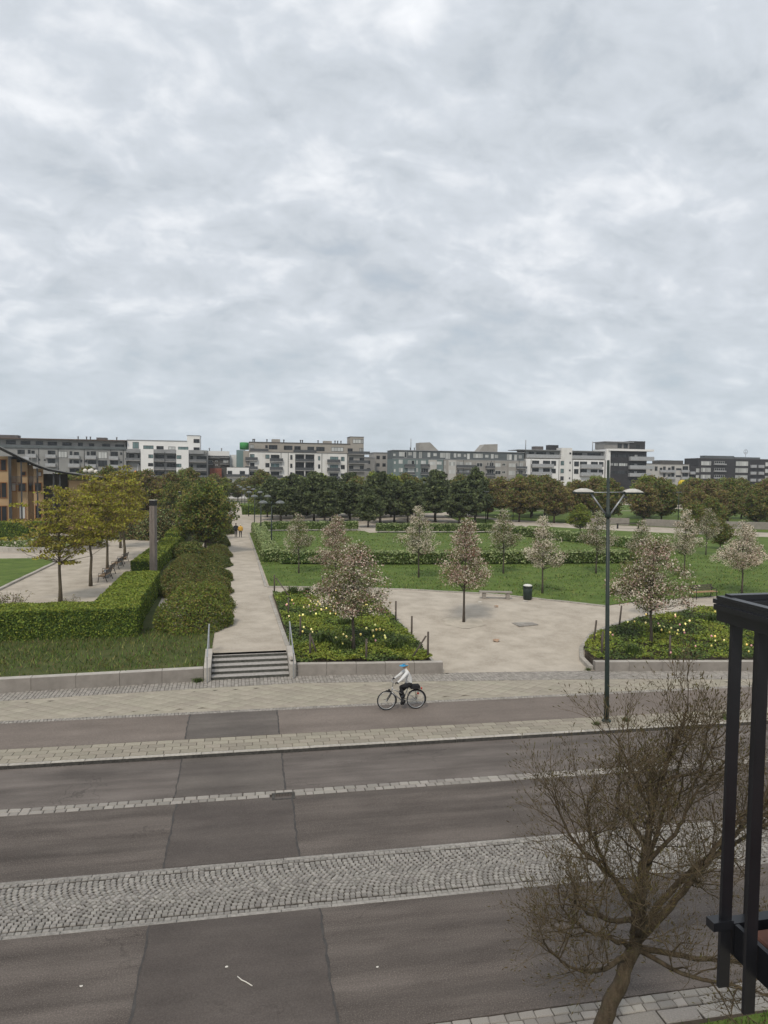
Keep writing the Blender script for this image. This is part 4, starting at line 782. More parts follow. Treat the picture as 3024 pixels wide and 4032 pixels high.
# backed benches of the left court: seats face -x, long side along y
def court_bench(x, y, rz, lab):
    r = tag(empty('park_bench', (x, y, .8), rz), lab, 'bench', 'slatted iron-framed benches in the left court')
    for s in (-.85, .85):
        b = MB(); b.tube([(.34, s, 0), (.2, s, .42), (.3, s, .86)], .026, 5); b.tube([(-.28, s, 0), (-.22, s, .42)], .026, 5); b.tube([(-.24, s, .42), (.2, s, .42)], .024, 5); b.tube([(-.24, s, .42), (-.24, s, .64), (.25, s, .66)], .02, 5); b.build('iron_frame', MT['dark_iron'], r)
    for i in range(5): b = MB(); b.box(-.25+i*.088, -.25+i*.088+.07, -.92, .92, .432, .462); b.build('seat_slat', MT['seat_tan'], r)
    for i in range(3): b = MB(); zz = .56+i*.12; b.box(.235+.04*i, .262+.04*i, -.92, .92, zz, zz+.07); b.build('back_slat', MT['timber_dark'], r)
for x, y, lab in [(-9.1, 52.4, 'iron-framed slatted bench nearest in the left court, beside the second tree'), (-9.3, 55.0, 'iron-framed slatted bench second in the left court row'), (-9.35, 59.2, 'iron-framed slatted bench third in the left court row, beyond a tree'), (-9.4, 62.4, 'iron-framed slatted bench farthest in the left court row')]: court_bench(x, y, R(-3), lab)
for x, y, lab in [(-9.2, 53.7, 'small grey litter bin between the two nearer court benches'), (-9.35, 60.8, 'small grey litter bin between the two farther court benches')]:
    r = tag(empty('litter_bin', (x, y, .8)), lab, 'bin', 'grey bins between court benches'); b = MB(); b.lathe([(.15, .02), (.19, .1), (.2, .6), (.17, .62), (.16, .5)], 12); b.build('bucket', MT['steel'], r)
# backless bench, litter bin, right bench
r = tag(empty('backless_bench', (16.05, 41.35, HT(16, 41.4)), R(-16)), 'low backless bench of silvered planks on stone blocks under the pink tree', 'bench')
for i in range(3): b = MB(); b.bevbox(-1.02, 1.02, -.25+i*.17, -.09+i*.17, .40, .47, .008); b.build('plank', MT['timber_pale'], r)
for s in (-.72, .76): b = MB(); b.bevbox(s-.11, s+.11, -.2, .2, -.05, .4, .01); b.build('stone_leg', MT['timber_pale'], r)
r = tag(empty('litter_bin', (17.95, 40.75, HT(18, 40.7))), 'dark green cylindrical litter bin with pale domed lid beside the backless bench', 'bin')
b = MB(); b.lathe([(.22, 0), (.24, .03), (.27, .08), (.285, .74), (.27, .76)], 18); b.build('body', MT['green_paint'], r)
b = MB(); b.lathe([(.27, .76), (.3, .77), (.305, .86), (.29, .88)], 18); b.build('collar', MT['green_paint'], r)
b = MB(); b.lathe([(.29, .88), (.27, .92), (.18, .965), (.05, .985)], 18); b.build('lid', mat('lid_white', (.6, .6, .56), (.7, .7, .66), 5, .6), r)
r = tag(empty('park_bench', (29.6, 39.55, HT(29.6, 39.5)), R(6)), 'wooden park bench with iron frame on the gravel at right, below white blossom', 'bench')
for s in (-.8, .8): b = MB(); b.tube([(s, .3, 0), (s, .18, .42), (s, .3, .85)], .026, 5); b.tube([(s, -.28, 0), (s, -.24, .6), (s, .2, .64)], .024, 5); b.build('iron_frame', MT['dark_iron'], r)
for i in range(4): b = MB(); b.box(-.9, .9, -.26+i*.11, -.17+i*.11, .43, .46); b.build('seat_slat', MT['seat_tan'], r)
for i in range(3): b = MB(); b.box(-.9, .9, .2+.04*i, .225+.04*i, .52+i*.12, .6+i*.12); b.build('back_slat', MT['timber_dark'], r)
r = tag(empty('backless_bench', (58.5, 96.2, .8), R(-10)), 'distant dark bench on the pale path beyond the far lawn', 'bench')
for s in (-1.6, 1.6): b = MB(); b.box(s-.06, s+.06, -.2, .2, 0, .75); b.build('leg', MT['dark_iron'], r)
b = MB(); b.box(-1.8, 1.8, -.22, .22, .75, .82); b.build('seat', MT['timber_dark'], r)
# litter and manhole on the plaza
MT['paper'] = mat('paper', (.65, .62, .56)); MT['leafbrown'] = mat('dry_leaf', (.3, .2, .13), (.4, .28, .2), 20)
def scrap(name, x, y, z, r_, m, lab, cat, hz=.03):
    b = MB(); n = 7; vs = [(0, 0, hz)]+[(r_*random.uniform(.6, 1.1)*math.cos(6.283*i/n), r_*random.uniform(.5, .9)*math.sin(6.283*i/n), random.uniform(0, hz)) for i in range(n)]; b.add(vs, [(0, 1+i, 1+(i+1) % n) for i in range(n)]); b.add([(v[0], v[1], 0) for v in vs[1:]], [tuple(range(n-1, -1, -1))]); tag(b.build(name, m, None, (x, y, z)), lab, cat)
for x, y, r_, m, lab, cat in [(17.6, 40.25, .2, MT['paper'], 'white crumpled paper at the foot of the green litter bin', 'paper'), (14.7, 40.4, .14, MT['paper'], 'white scrap of paper on gravel left of the backless bench', 'paper'), (12.7, 32.4, .22, MT['leafbrown'], 'brown crumpled bag lying on the plaza gravel', 'litter'), (15.1, 38.8, .16, MT['leafbrown'], 'small brown scrap on gravel in front of the backless bench', 'litter')]: scrap('litter', x, y, HT(x, y), r_, m, lab, cat, .12 if m is MT['leafbrown'] else .03)
for (px, py), lab in (((-.15, 11.9), 'white bird dropping streak on the near dark asphalt patch'), ((-2.5, 11.9), 'white speckled dropping on the near lane left of the patch'), ((2.4, 11.4), 'white crumb of litter on the near lane right of the patch')): scrap('dropping', px, py, .012, .03, MT['paper'], lab, 'dropping', .006)
b = MB(); b.tube([(-.12, .12, .0), (-.05, .02, 0), (.02, -.04, 0), (.12, -.15, 0)], .009, 5); tag(b.build('white_stick', MT['paper'], None, (.15, 11.5, .02)), 'thin white stick lying on the dark asphalt patch', 'litter')
r = tag(empty('manhole_cover', (15.3, 35.0, HT(15.3, 35)+.012), R(8)), 'rectangular tiled cover set in the plaza gravel', 'cover')
for i in range(4):
    for j in range(3): b = MB(); b.bevbox(-.6+i*.3, -.31+i*.3, -.42+j*.28, -.15+j*.28, -.03, .015, .006); b.build('tile', MT['sett_pale'], r)
# weeds rooted at the wall foot and kerb
for i, (x, y, s_, lab) in enumerate([(-1.5, 28.62, .5, 'weed tuft at the foot of the wall left of the stairs'), (15.0, 27.5, .32, 'weed tuft at the left end of the right bed wall'), (13.2, 21.45, .35, 'weed tuft at the kerb beside the street lamp base'), (12.0, 21.3, .3, 'weed tuft on the slabs left of the street lamp base'), (16.9, 21.0, .6, 'green weed patch by the kerb at right of the lamp')]):
    r = tag(empty('weed', (x, y, .12), i), lab, 'weed'); r.scale = (s_, s_, s_*.6); link('leaves', CLM[i % 3], r)
# ================================================================ street lamp with twin heads
r = tag(empty('street_lamp', (12.5, 21.55, .1)), 'tall dark green street lamp with two grey lamp heads on V struts', 'street lamp')
b = MB(); b.tube([(0, 0, 0), (-.01, 0, 1.2), (-.2, 0, 9.0)], [.085, .08, .045], 12); b.build('pole', MT['green_paint'], r)
b = MB(); b.lathe([(.16, 0), (.16, .06), (.11, .1)], 12); b.build('base_collar', MT['green_paint'], r)
b = MB(); b.tube([(-.95, 0, 7.9), (.75, 0, 7.93)], .016, 6); b.build('tie_rod', MT['steel'], r)
b = MB(); b.lathe([(.085, 7.05), (.1, 7.08), (.1, 7.2), (.085, 7.23)], 10, c=(-.155, 0, 0)); b.build('strut_collar', MT['green_paint'], r)
for s in (-1, 1):
    b = MB(); b.tube([(-.155+s*.05, 0, 7.12), (-.175+s*.62, 0, 7.86)], .03, 8); b.build('strut', MT['steel'], r)
    hd = empty('lamp_head'); hd.parent = r; hd.location = (-.175+s*.58, 0, 7.9); hd.rotation_euler = (0, 0, 0 if s > 0 else math.pi)
    prof = [(0, .03), (.06, .08), (.2, .12), (.42, .125), (.58, .085), (.68, .02)]
    b = MB(); vs = []; ns = 9
    for (px_, h_) in prof:
        w_ = .15*(1-.25*abs(px_/.78-.4))
        for k in range(ns): an = math.pi*k/(ns-1); vs.append((px_, w_*math.cos(an), .02+h_*math.sin(an)))
    b.add(vs, [(i*ns+k, (i+1)*ns+k, (i+1)*ns+k+1, i*ns+k+1) for i in range(len(prof)-1) for k in range(ns-1)], 0, True)
    o = b.build('shell', MT['grey_plastic'], hd); o.parent = r; o.location = hd.location; o.rotation_euler = hd.rotation_euler
    b = MB(); b.box(.0, .67, -.12, .12, -.035, .03); o = b.build('lamp_tray', MT['green_paint'], r); o.location = hd.location; o.rotation_euler = hd.rotation_euler
    bpy.data.objects.remove(hd)
# ================================================================ path lamps
lp = empty('path_lamp', (3.47, 69.9, .8)); tag(lp, 'green twin-dome path lamp nearest, beside the sage hedge', 'lamp', 'twin-dome lamps along the gravel path')
b = MB(); b.tube([(0, 0, -.1), (0, 0, 1.1), (.0, 0, 4.95)], [.075, .07, .05], 10); b.build('pole', MT['green_paint'], lp)
b = MB(); b.tube([(-.75, 0, 4.82), (0, 0, 4.78), (.75, 0, 4.82)], .026, 6); b.tube([(0, 0, 4.6), (0, 0, 4.98)], .075, 8); b.build('cross_arm', MT['green_paint'], lp)
for s in (-1, 1): b = MB(); b.lathe([(.44, 4.80), (.46, 4.84), (.38, 4.96), (.22, 5.06), (.06, 5.09)], 18, c=(s*.83, 0, 0)); b.build('dome', MT['lamp_dome'], lp)
for s in (-1, 1): b = MB(); b.lathe([(.3, 4.76), (.36, 4.795)], 14, c=(s*.83, 0, 0)); b.build('diffuser', MT['grey_plastic'], lp)
for x, y, lab in [(3.1, 89.2, 'green twin-dome path lamp second from the stairs'), (2.82, 109, 'green twin-dome path lamp third from the stairs, on the gravel crossing'), (2.3, 129, 'green twin-dome path lamp fourth from the stairs, before the dark hedge'), (1.85, 149, 'green twin-dome path lamp fifth from the stairs, behind the dark hedge'), (1.4, 169, 'green twin-dome path lamp farthest along the path')]:
    c = copy_tree(lp); c.location = (x, y, .8); c['label'] = lab
for x, y, h, lab in [(40.4, 109.2, 5.2, 'slim dark pole lamp at the edge of the pines'), (47.2, 114, 6.2, 'slim pole lamp with flat head left of the far path wall'), (69, 99, 5.5, 'slim pole lamp among the budding trees at right')]:
    r = tag(empty('pole_lamp', (x, y, .8)), lab, 'lamp'); b = MB(); b.tube([(0, 0, 0), (0, 0, h)], .06, 8); b.build('pole', MT['green_paint'], r); b = MB(); b.box(-.45, .45, -.15, .15, h, h+.1); b.build('head', MT['lamp_dome'], r)
# far low walls beside the pale path
for p0, p1, lab in [((55.5, 108), (63, 103.2), 'grey concrete wall beyond the pale path left of the street lamp'), ((64.5, 101.5), (70, 96.5), 'dark concrete wall beyond the pale path right of the street lamp'), ((74, 95), (82, 92), 'dark concrete wall at the far right under the budding trees')]: wall('far_wall', lab, p0, p1, .7, 1.95, .4, 3.5)
# yellow ball, orange beacon pole, white globe lamps
r = tag(empty('yellow_ball', (118, 168, 7.2)), 'big yellow ball with dark seams among bare branches at right', 'ball'); b = MB(); b.lathe([(.02, -1.1)]+[(1.1*math.cos(a), 1.1*math.sin(a)) for a in np.linspace(-1.4, 1.4, 14)]+[(.02, 1.1)], 20); b.build('shell', mat('ball_yellow', (.62, .46, .02), (.7, .54, .04), 3, .5), r)
for k in range(6):
    b = MB(); b.tube([(1.11*math.cos(a)*math.cos(k*math.pi/6), 1.11*math.cos(a)*math.sin(k*math.pi/6), 1.11*math.sin(a)) for a in np.linspace(0, 6.2832, 25)], .03, 4, 0, False); b.build('seam', MT['dark_iron'], r)
b = MB(); b.tube([(0, 0, -1.1), (0, 0, -6.5)], .08, 6); b.build('pole', MT['dark_iron'], r)
r = tag(empty('beacon_pole', (-15.9, 118, .8), 0), 'leaning grey pole with orange beacon lamps above the left trees', 'beacon'); b = MB(); b.tube([(0, 0, 0), (.1, 0, 5.5), (.6, 0, 9.1)], [.07, .06, .035], 6); b.build('pole', MT['steel'], r)
MT['orange'] = mat('orange_lens', (.75, .28, .05), rough=.4)
for dx, z in ((.2, 7.6), (.48, 7.05)): b = MB(); b.lathe([(.05, 0), (.2, .1), (.22, .28), (.1, .4)], 10, c=(dx, -.1, z)); b.build('beacon_lens', MT['orange'], r)
r = tag(empty('globe_lamp', (-22.6, 118, .8), 0), 'cluster of white globe lamps above the left court trees', 'lamp'); b = MB(); b.tube([(0, 0, 0), (0, 0, 7.7)], .07, 6); b.tube([(-.7, 0, 7.5), (.9, 0, 7.5)], .04, 5); b.build('stand', MT['steel'], r)
for dx in (-.7, 0, .25, .9): b = MB(); b.lathe([(.03, -.35)]+[(.34*math.cos(a), .34*math.sin(a)) for a in np.linspace(-1.2, 1.2, 8)]+[(.03, .35)], 12, c=(dx, 0, 7.85+.1*math.sin(dx*5))); b.build('globe', MT['paper'], r)
# ================================================================ apartment blocks (facades face -Y; tables in metres: kind,x0,x1,z0,z1)
B1="w,-66.8,-64.1,16.5,17.7;w,-62.8,-60.1,16.5,17.6;w,-58.6,-56.6,16.5,17.6;w,-55.3,-52.7,16.4,17.5;w,-51.2,-48.6,16.4,17.4;w,-46.8,-45.4,16.3,17.4;w,-43.7,-42.2,16.2,17.2;w,-39.9,-37.6,16.2,17.2;w,-36.2,-33.5,16.1,17.1;w,-63.1,-61.1,13.6,14.9;w,-60.3,-59.5,13.1,14.9;w,-59.3,-58.4,13.2,14.7;B,-60.7,-57.8,12.5,13.7;w,-54.8,-52.7,13.4,14.8;B,-55.3,-52.4,12.5,13.6;w,-54.8,-52.8,10.9,12.4;B,-55.3,-52.5,9.9,11.0;c,-52.0,-49.4,12.7,14.7;w,-48.7,-48.0,12.9,14.7;w,-47.5,-46.1,12.9,14.5;B,-48.9,-45.8,12.4,13.5;w,-48.8,-48.1,10.4,12.1;w,-47.6,-46.1,10.4,12.0;B,-49.0,-45.8,9.8,11.0;w,-48.8,-46.1,8.1,9.5;B,-49.0,-45.9,7.4,8.4;w,-43.9,-43.1,12.9,14.7;w,-42.8,-41.3,12.9,14.8;B,-44.2,-41.1,12.3,13.5;w,-43.6,-41.3,10.5,12.0;B,-44.2,-41.2,9.7,10.9;c,-40.7,-38.1,12.6,14.7;w,-40.7,-38.1,10.2,12.1;w,-43.5,-41.4,8.2,9.4;w,-39.5,-38.1,8.2,9.4;w,-37.1,-35.0,12.9,14.8;B,-37.5,-34.8,12.2,13.4;w,-37.3,-35.0,10.4,12.1;B,-37.5,-34.8,9.8,10.8;w,-37.4,-35.0,8.2,9.5;B,-37.5,-34.8,7.6,8.2;w,-34.4,-33.8,13.8,14.6;w,-34.4,-33.8,11.3,12.0;w,-44.5,-43.9,11.4,12.1;w,-55.9,-55.4,11.7,12.2;w,-57.4,-56.9,11.7,12.3;w,-45.7,-45.2,11.4,12.1;w,-45.7,-45.2,8.9,9.5"
B1B="t,-31.0,-29.2,15.9,17.9;t,-27.9,-24.9,15.8,16.9;w,-24.0,-21.9,15.8,16.8;c,-20.5,-18.4,15.7,16.7;t,-17.6,-14.5,15.7,16.7;w,-12.9,-11.1,18.0,19.2;w,-12.9,-11.1,15.7,16.6;t,-26.2,-24.8,13.0,14.1;w,-26.3,-24.8,10.5,11.5;w,-26.3,-24.8,7.9,9.0;w,-26.3,-24.8,5.5,6.4;t,-17.9,-16.5,12.9,14.0;t,-18.0,-16.5,10.3,11.4;c,-18.0,-16.5,7.7,8.8;t,-18.0,-16.5,5.4,6.3;W,-24.3,-21.7,13.0,14.1;W,-20.8,-18.2,12.9,14.0;W,-24.3,-21.7,10.4,11.5;W,-20.9,-18.2,10.3,11.5;W,-24.3,-21.7,7.8,8.9;W,-19.9,-18.2,7.8,8.9;W,-24.3,-21.7,5.3,6.5;W,-13.9,-13.0,12.8,13.9;W,-12.0,-8.9,12.9,13.9;W,-13.9,-13.1,10.3,11.3;W,-12.0,-8.9,10.2,11.3;W,-13.9,-13.1,7.8,8.8;W,-12.0,-8.9,7.9,8.8;W,-32.0,-30.5,13.1,14.2;W,-29.5,-28.9,12.9,14.2;B,-33.0,-28.5,12.1,12.9;W,-29.5,-28.6,10.9,11.5;B,-24.6,-21.5,12.0,12.9;B,-21.2,-18.0,11.9,12.9;B,-24.7,-21.5,9.4,10.3;B,-21.2,-18.0,9.4,10.3;B,-24.7,-21.5,6.8,7.7;B,-21.2,-18.0,6.8,7.7;B,-24.7,-21.5,4.3,5.2;B,-14.2,-8.7,11.9,12.8;B,-14.2,-8.7,9.3,10.2;B,-14.2,-8.7,6.7,7.6"
B2="c,4.5,5.8,16.8,18.0;w,9.4,10.2,16.9,17.9;w,10.5,13.3,16.6,18.0;w,15.4,18.2,16.5,17.9;w,18.8,20.9,16.2,17.8;w,23.1,25.3,16.2,17.7;w,26.0,28.8,16.3,17.7;c,31.0,35.1,16.3,17.7;w,36.5,38.2,16.3,17.4;c,40.5,41.8,16.1,17.5;c,38.2,41.9,19.1,20.5;B,4.5,10.4,15.7,16.7;B,18.5,26.0,15.5,16.6;B,36.4,43.7,15.3,16.4;t,4.5,5.9,13.2,14.9;B,3.0,6.9,12.7,13.9;w,4.5,5.9,10.7,12.1;B,3.0,6.9,9.8,11.0;w,4.4,5.9,8.0,9.3;c,4.4,5.8,5.2,6.6;t,9.4,10.7,13.5,14.8;w,9.4,10.7,10.7,12.1;w,9.4,10.7,8.0,9.3;w,11.1,13.9,13.5,14.8;B,10.8,15.0,12.5,13.7;t,11.1,13.9,10.7,12.0;B,10.8,15.0,9.7,10.9;w,11.1,13.9,8.0,9.3;B,10.9,15.0,7.0,8.2;w,17.4,18.1,13.3,14.8;w,17.4,18.1,10.6,12.0;w,17.4,18.1,7.9,9.2;t,26.5,27.2,13.2,14.6;w,26.5,27.2,10.5,11.9;w,26.5,27.1,7.7,9.1;W,19.2,21.8,13.4,14.8;W,22.4,25.1,13.4,14.8;W,19.3,21.9,10.5,12.4;W,22.4,25.1,10.5,12.4;W,19.3,21.9,7.9,9.6;W,22.4,25.1,7.9,9.6;B,19.1,25.3,12.6,13.6;B,19.1,25.3,9.7,10.8;B,19.1,25.3,7.0,8.1;t,30.5,33.2,13.1,14.5;B,29.5,33.8,12.3,13.6;t,30.5,33.2,10.4,11.8;B,29.5,33.7,9.5,10.9;w,30.4,33.2,7.9,9.0;B,29.4,33.7,7.0,8.1;t,34.1,35.3,13.1,14.5;w,34.1,35.4,10.4,11.8;w,34.1,35.3,7.7,9.0;w,36.8,38.3,13.1,14.4;w,40.4,41.9,13.3,14.3;B,36.6,43.2,12.3,13.4;w,36.8,38.3,10.5,11.6;w,40.5,41.8,10.5,11.6;B,36.7,44.1,9.6,10.6"
B3="c,56.4,58.3,15.3,16.9;w,58.3,59.2,14.9,16.9;c,59.8,61.0,15.7,16.8;c,61.6,62.6,14.8,17.0;c,63.7,64.7,14.8,17.0;c,66.8,67.8,15.2,16.8;c,69.0,70.2,15.6,16.6;c,71.5,73.3,15.1,16.8;c,73.5,75.2,14.7,16.8;c,76.6,77.5,15.2,16.7;c,78.0,79.2,15.5,16.6;c,80.4,81.2,15.5,16.4;c,81.6,82.6,14.7,16.7;c,84.0,85.8,15.2,16.7;c,85.9,87.5,15.2,16.7;c,88.5,89.7,15.4,16.4;c,90.7,91.7,15.1,16.7;c,92.2,93.4,15.3,16.4;c,96.9,98.7,14.7,16.7;c,99.7,100.7,14.5,16.6;c,101.5,102.6,15.3,16.4;c,54.3,55.1,15.4,16.2;c,56.1,57.5,12.7,14.1;c,56.2,57.6,9.8,11.2;c,56.2,57.6,7.2,8.5;c,54.4,55.0,12.6,13.5;c,54.4,55.0,9.8,10.8;c,59.4,60.5,12.1,13.9;w,60.7,61.8,12.1,13.9;B,58.2,62.0,11.4,12.6;c,59.4,61.8,9.4,11.2;B,58.3,62.0,8.9,9.8;c,62.5,63.0,12.6,13.9;c,62.5,63.1,9.9,11.2;c,62.5,63.1,7.4,8.4;c,64.2,66.0,11.7,13.9;B,64.1,67.2,11.5,12.7;w,64.2,66.9,9.5,11.1;B,64.1,67.3,8.9,9.9;c,67.3,69.5,12.3,13.6;c,67.3,69.6,9.4,10.8;c,67.4,69.6,7.1,8.2;c,70.0,71.8,12.6,13.7;c,70.0,71.7,10.0,10.9;c,72.8,73.3,12.5,13.9;c,72.8,73.4,9.9,11.1;c,74.4,76.8,12.2,13.6;c,74.5,76.9,9.4,10.8;c,77.5,78.3,12.3,13.7;c,78.6,80.2,12.6,13.6;c,80.8,82.1,12.4,13.5;c,82.2,83.0,12.0,13.6;B,77.2,84.6,11.4,12.6;w,77.6,78.4,9.5,10.8;c,78.7,80.2,10.0,10.9;c,80.9,82.1,9.8,10.8;B,77.3,84.6,8.8,10.0;w,84.8,87.1,12.0,13.4;w,84.8,87.2,9.4,10.7;w,88.9,89.5,12.4,13.7;w,89.8,91.5,12.1,13.7;B,88.3,91.7,11.3,12.4;w,88.9,91.5,9.5,11.1;B,88.4,91.8,8.7,9.7;c,91.9,94.0,12.1,13.4;w,91.9,94.1,9.3,10.7;w,94.7,96.0,12.5,13.4;w,94.7,96.0,9.7,10.6;c,97.2,99.7,12.1,13.4;c,97.2,99.5,9.2,10.7;c,97.3,99.6,6.9,7.9;w,100.1,100.6,12.2,13.6;c,101.1,102.7,12.0,13.6;B,100.1,104.1,11.4,12.4;w,100.1,100.6,9.6,10.9;w,101.2,102.8,9.4,10.9;B,100.2,104.2,8.6,9.7"
B4="w,105.6,107.7,16.5,17.8;w,108.6,112.5,16.5,17.8;w,113.9,115.8,16.5,17.8;B,104.3,118.1,15.5,16.9;w,122.2,127.0,16.5,17.8;w,129.2,134.7,16.5,17.8;B,122.1,136.0,15.4,16.8;W,106.3,109.1,13.2,14.6;W,110.6,113.5,13.2,14.6;w,113.9,115.8,12.8,14.6;B,106.0,114.5,12.1,13.4;W,106.3,109.0,10.4,11.8;W,110.7,113.4,10.4,11.8;w,114.0,115.8,10.0,11.7;B,106.0,113.8,9.3,10.5;w,117.6,118.9,7.4,8.9;t,117.6,118.9,13.0,14.6;t,117.6,118.9,10.1,11.7;w,121.0,121.7,17.1,17.8;w,121.1,121.6,13.6,14.4;w,121.0,121.6,10.8,11.5;w,121.0,121.5,7.9,8.6;w,123.1,125.0,12.7,14.5;W,125.4,128.3,13.2,14.5;W,129.9,132.7,13.1,14.5;w,133.2,135.0,12.7,14.5;B,125.4,133.9,11.9,13.5;w,123.1,124.9,9.9,11.7;W,125.5,128.3,10.3,11.7;W,129.9,132.6,10.4,11.6;w,133.2,135.0,9.8,11.6;B,125.4,133.9,9.1,10.5;w,130.0,132.6,7.5,8.8;w,137.5,139.3,16.3,17.6;w,139.4,141.1,16.4,17.6;w,141.2,145.1,16.3,17.6;c,137.6,139.1,13.1,14.2;c,139.3,141.1,13.0,14.2;c,141.4,145.0,13.0,14.2;w,138.1,139.4,10.1,11.3;w,139.4,141.1,10.1,11.3;w,141.3,145.1,10.1,11.3;w,145.5,147.7,16.4,17.5;c,147.8,149.1,16.2,17.5;w,149.1,152.4,16.4,17.5;B,145.4,155.4,15.1,16.7;w,145.6,147.7,13.1,14.2;c,147.8,149.1,13.0,14.1;w,149.2,152.4,13.2,14.2;B,145.4,155.5,11.9,13.4;w,145.6,147.8,10.2,11.3;c,147.8,149.1,10.2,11.2;w,149.2,152.5,10.3,11.2;B,145.3,154.3,9.1,10.5;w,145.7,149.7,7.5,8.3"
B5W="w,167.4,168.4,11.8,13.3;w,169.6,170.8,11.7,13.5;w,171.9,173.0,11.7,13.0;w,173.4,174.6,11.7,13.5;w,175.7,176.9,12.0,13.1;W,177.3,178.7,11.9,13.7;W,182.5,185.1,12.0,13.8;w,179.5,182.0,12.1,12.9;B,171.7,178.8,11.0,12.1;B,181.7,185.2,11.1,12.2;w,173.5,174.6,9.2,10.7;w,175.7,177.0,9.3,10.4;W,177.3,178.7,9.3,10.8;W,182.5,185.1,9.2,10.9;w,179.5,182.0,9.2,10.0;B,175.0,178.7,8.2,9.3;B,181.6,185.2,8.2,9.4"
B5D="c,191.2,195.9,14.3,16.0;c,191.2,195.8,11.5,13.2;c,191.2,195.8,8.7,10.3;c,192.1,194.7,6.2,7.4;c,188.9,190.4,11.3,12.9;c,188.9,190.4,8.6,10.1;c,188.9,189.9,5.9,7.4;B,185.8,188.1,10.4,11.6;B,185.9,188.2,7.8,9.0;B,197.1,202.9,14.5,15.0;B,197.2,202.8,11.6,12.1;B,197.2,202.9,8.7,9.2;B,197.2,202.9,5.8,6.2;w,197.5,202.3,15.1,16.1;w,197.6,202.4,12.1,13.2;w,197.7,202.6,9.2,10.3;c,207.9,213.8,14.3,16.2;c,207.8,213.8,11.4,13.3;c,207.8,213.7,8.5,10.3;c,207.8,213.7,5.6,7.4;c,211.2,213.7,2.7,4.5;B,214.9,217.5,13.5,14.8;B,214.9,217.5,10.6,11.9;B,214.9,217.5,7.6,8.9;B,214.9,217.4,4.7,6.0;B,214.8,217.4,1.8,3.2;B,218.7,221.3,13.5,14.8;B,218.7,221.3,10.6,11.9;B,218.7,221.2,7.7,8.9;B,218.7,221.2,4.8,6.0;c,222.4,225.2,14.3,16.0;c,222.4,225.3,11.5,13.1;c,222.4,225.4,8.5,10.1"
B1C="B,-8.8,-5.1,13.5,14.3;B,-5.0,-2.1,13.6,14.3;w,-8.8,-7.3,12.1,12.7;w,-6.5,-5.8,12.3,12.8;B,-8.8,-7.2,11.3,12.3;c,-4.0,-2.4,12.0,13.0;B,-5.0,-2.1,11.5,12.1;w,-6.5,-5.8,11.0,11.5;c,-6.0,-4.9,7.6,8.3"
B2W="w,-2.5,-1.1,8.1,9.4;w,1.2,2.8,8.1,9.4;B,-2.7,4.1,7.3,8.4;w,-2.5,-1.1,5.9,6.8;w,1.2,2.8,5.8,6.7"
MT['p_dark'] = mat('pane_dark', (.022, .025, .028), rough=.25, spec=.3, island=.6); MT['p_cur'] = mat('pane_curtain', (.42, .43, .42), rough=.35, island=.35); MT['p_teal'] = mat('pane_teal', (.12, .18, .18), rough=.15, island=.3)
MT['fr_dark'] = mat('frame_dark', (.06, .062, .065)); MT['fr_white'] = mat('frame_white', (.5, .5, .48)); MT['fr_orange'] = mat('frame_orange', (.26, .115, .045))
MT['slabc'] = mat('balcony_slab', (.33, .32, .31)); MT['rail_grey'] = mat('railing_grey', (.12, .125, .13), (.2, .205, .21), 3, .6); MT['rail_pale'] = mat('railing_pale', (.3, .31, .32), (.4, .41, .42), 3, .6); MT['rail_dark'] = mat('railing_dark', (.05, .055, .06), (.1, .105, .11), 4, .6)
MT['w_white'] = mat('render_white', (.64, .63, .61), (.75, .74, .71), .35, .9, stretch=(1, 1, .3), c3=(.42, .36, .3), s3=.35, a3=.35); MT['w_white2'] = mat('render_clean_white', (.72, .715, .70), (.78, .77, .755), .3, .9)
MT['w_grey'] = mat('render_grey', (.2, .195, .185), (.27, .262, .25), .3, .9); MT['w_grey2'] = mat('render_mid_grey', (.24, .24, .235), (.3, .3, .29), .4, .9); MT['w_beige'] = mat('panel_beige', (.31, .285, .25), (.38, .35, .31), .4, .9, c3=(.25, .19, .15), s3=.4, a3=.4)
MT['w_teal'] = mat('render_teal', (.13, .175, .175), (.17, .215, .21), .3, .9); MT['w_slate'] = mat('cladding_slate', (.085, .1, .105), (.12, .135, .14), .4, .8); MT['w_stone'] = mat('render_stone', (.27, .255, .235), (.34, .325, .3), .4, .9)
MT['w_black'] = mat('brick_black', (.024, .023, .026), (.04, .038, .041), .5, .8); MT['w_pale'] = mat('render_pale', (.43, .415, .39), (.5, .485, .46), .3, .9); MT['w_dbrown'] = mat('render_dark', (.07, .066, .06), (.1, .095, .087), .4, .9); MT['w_red'] = mat('render_red', (.2, .07, .045), (.26, .09, .06), .5, .9)
MT['roof'] = mat('roof_edge', (.09, .08, .078), (.13, .115, .11), 1, .8); MT['roof_brown'] = mat('roof_edge_brown', (.1, .07, .055), (.14, .1, .08), 1, .8); MT['zinc'] = mat('zinc', (.22, .225, .23), (.3, .305, .31), .6, .5)
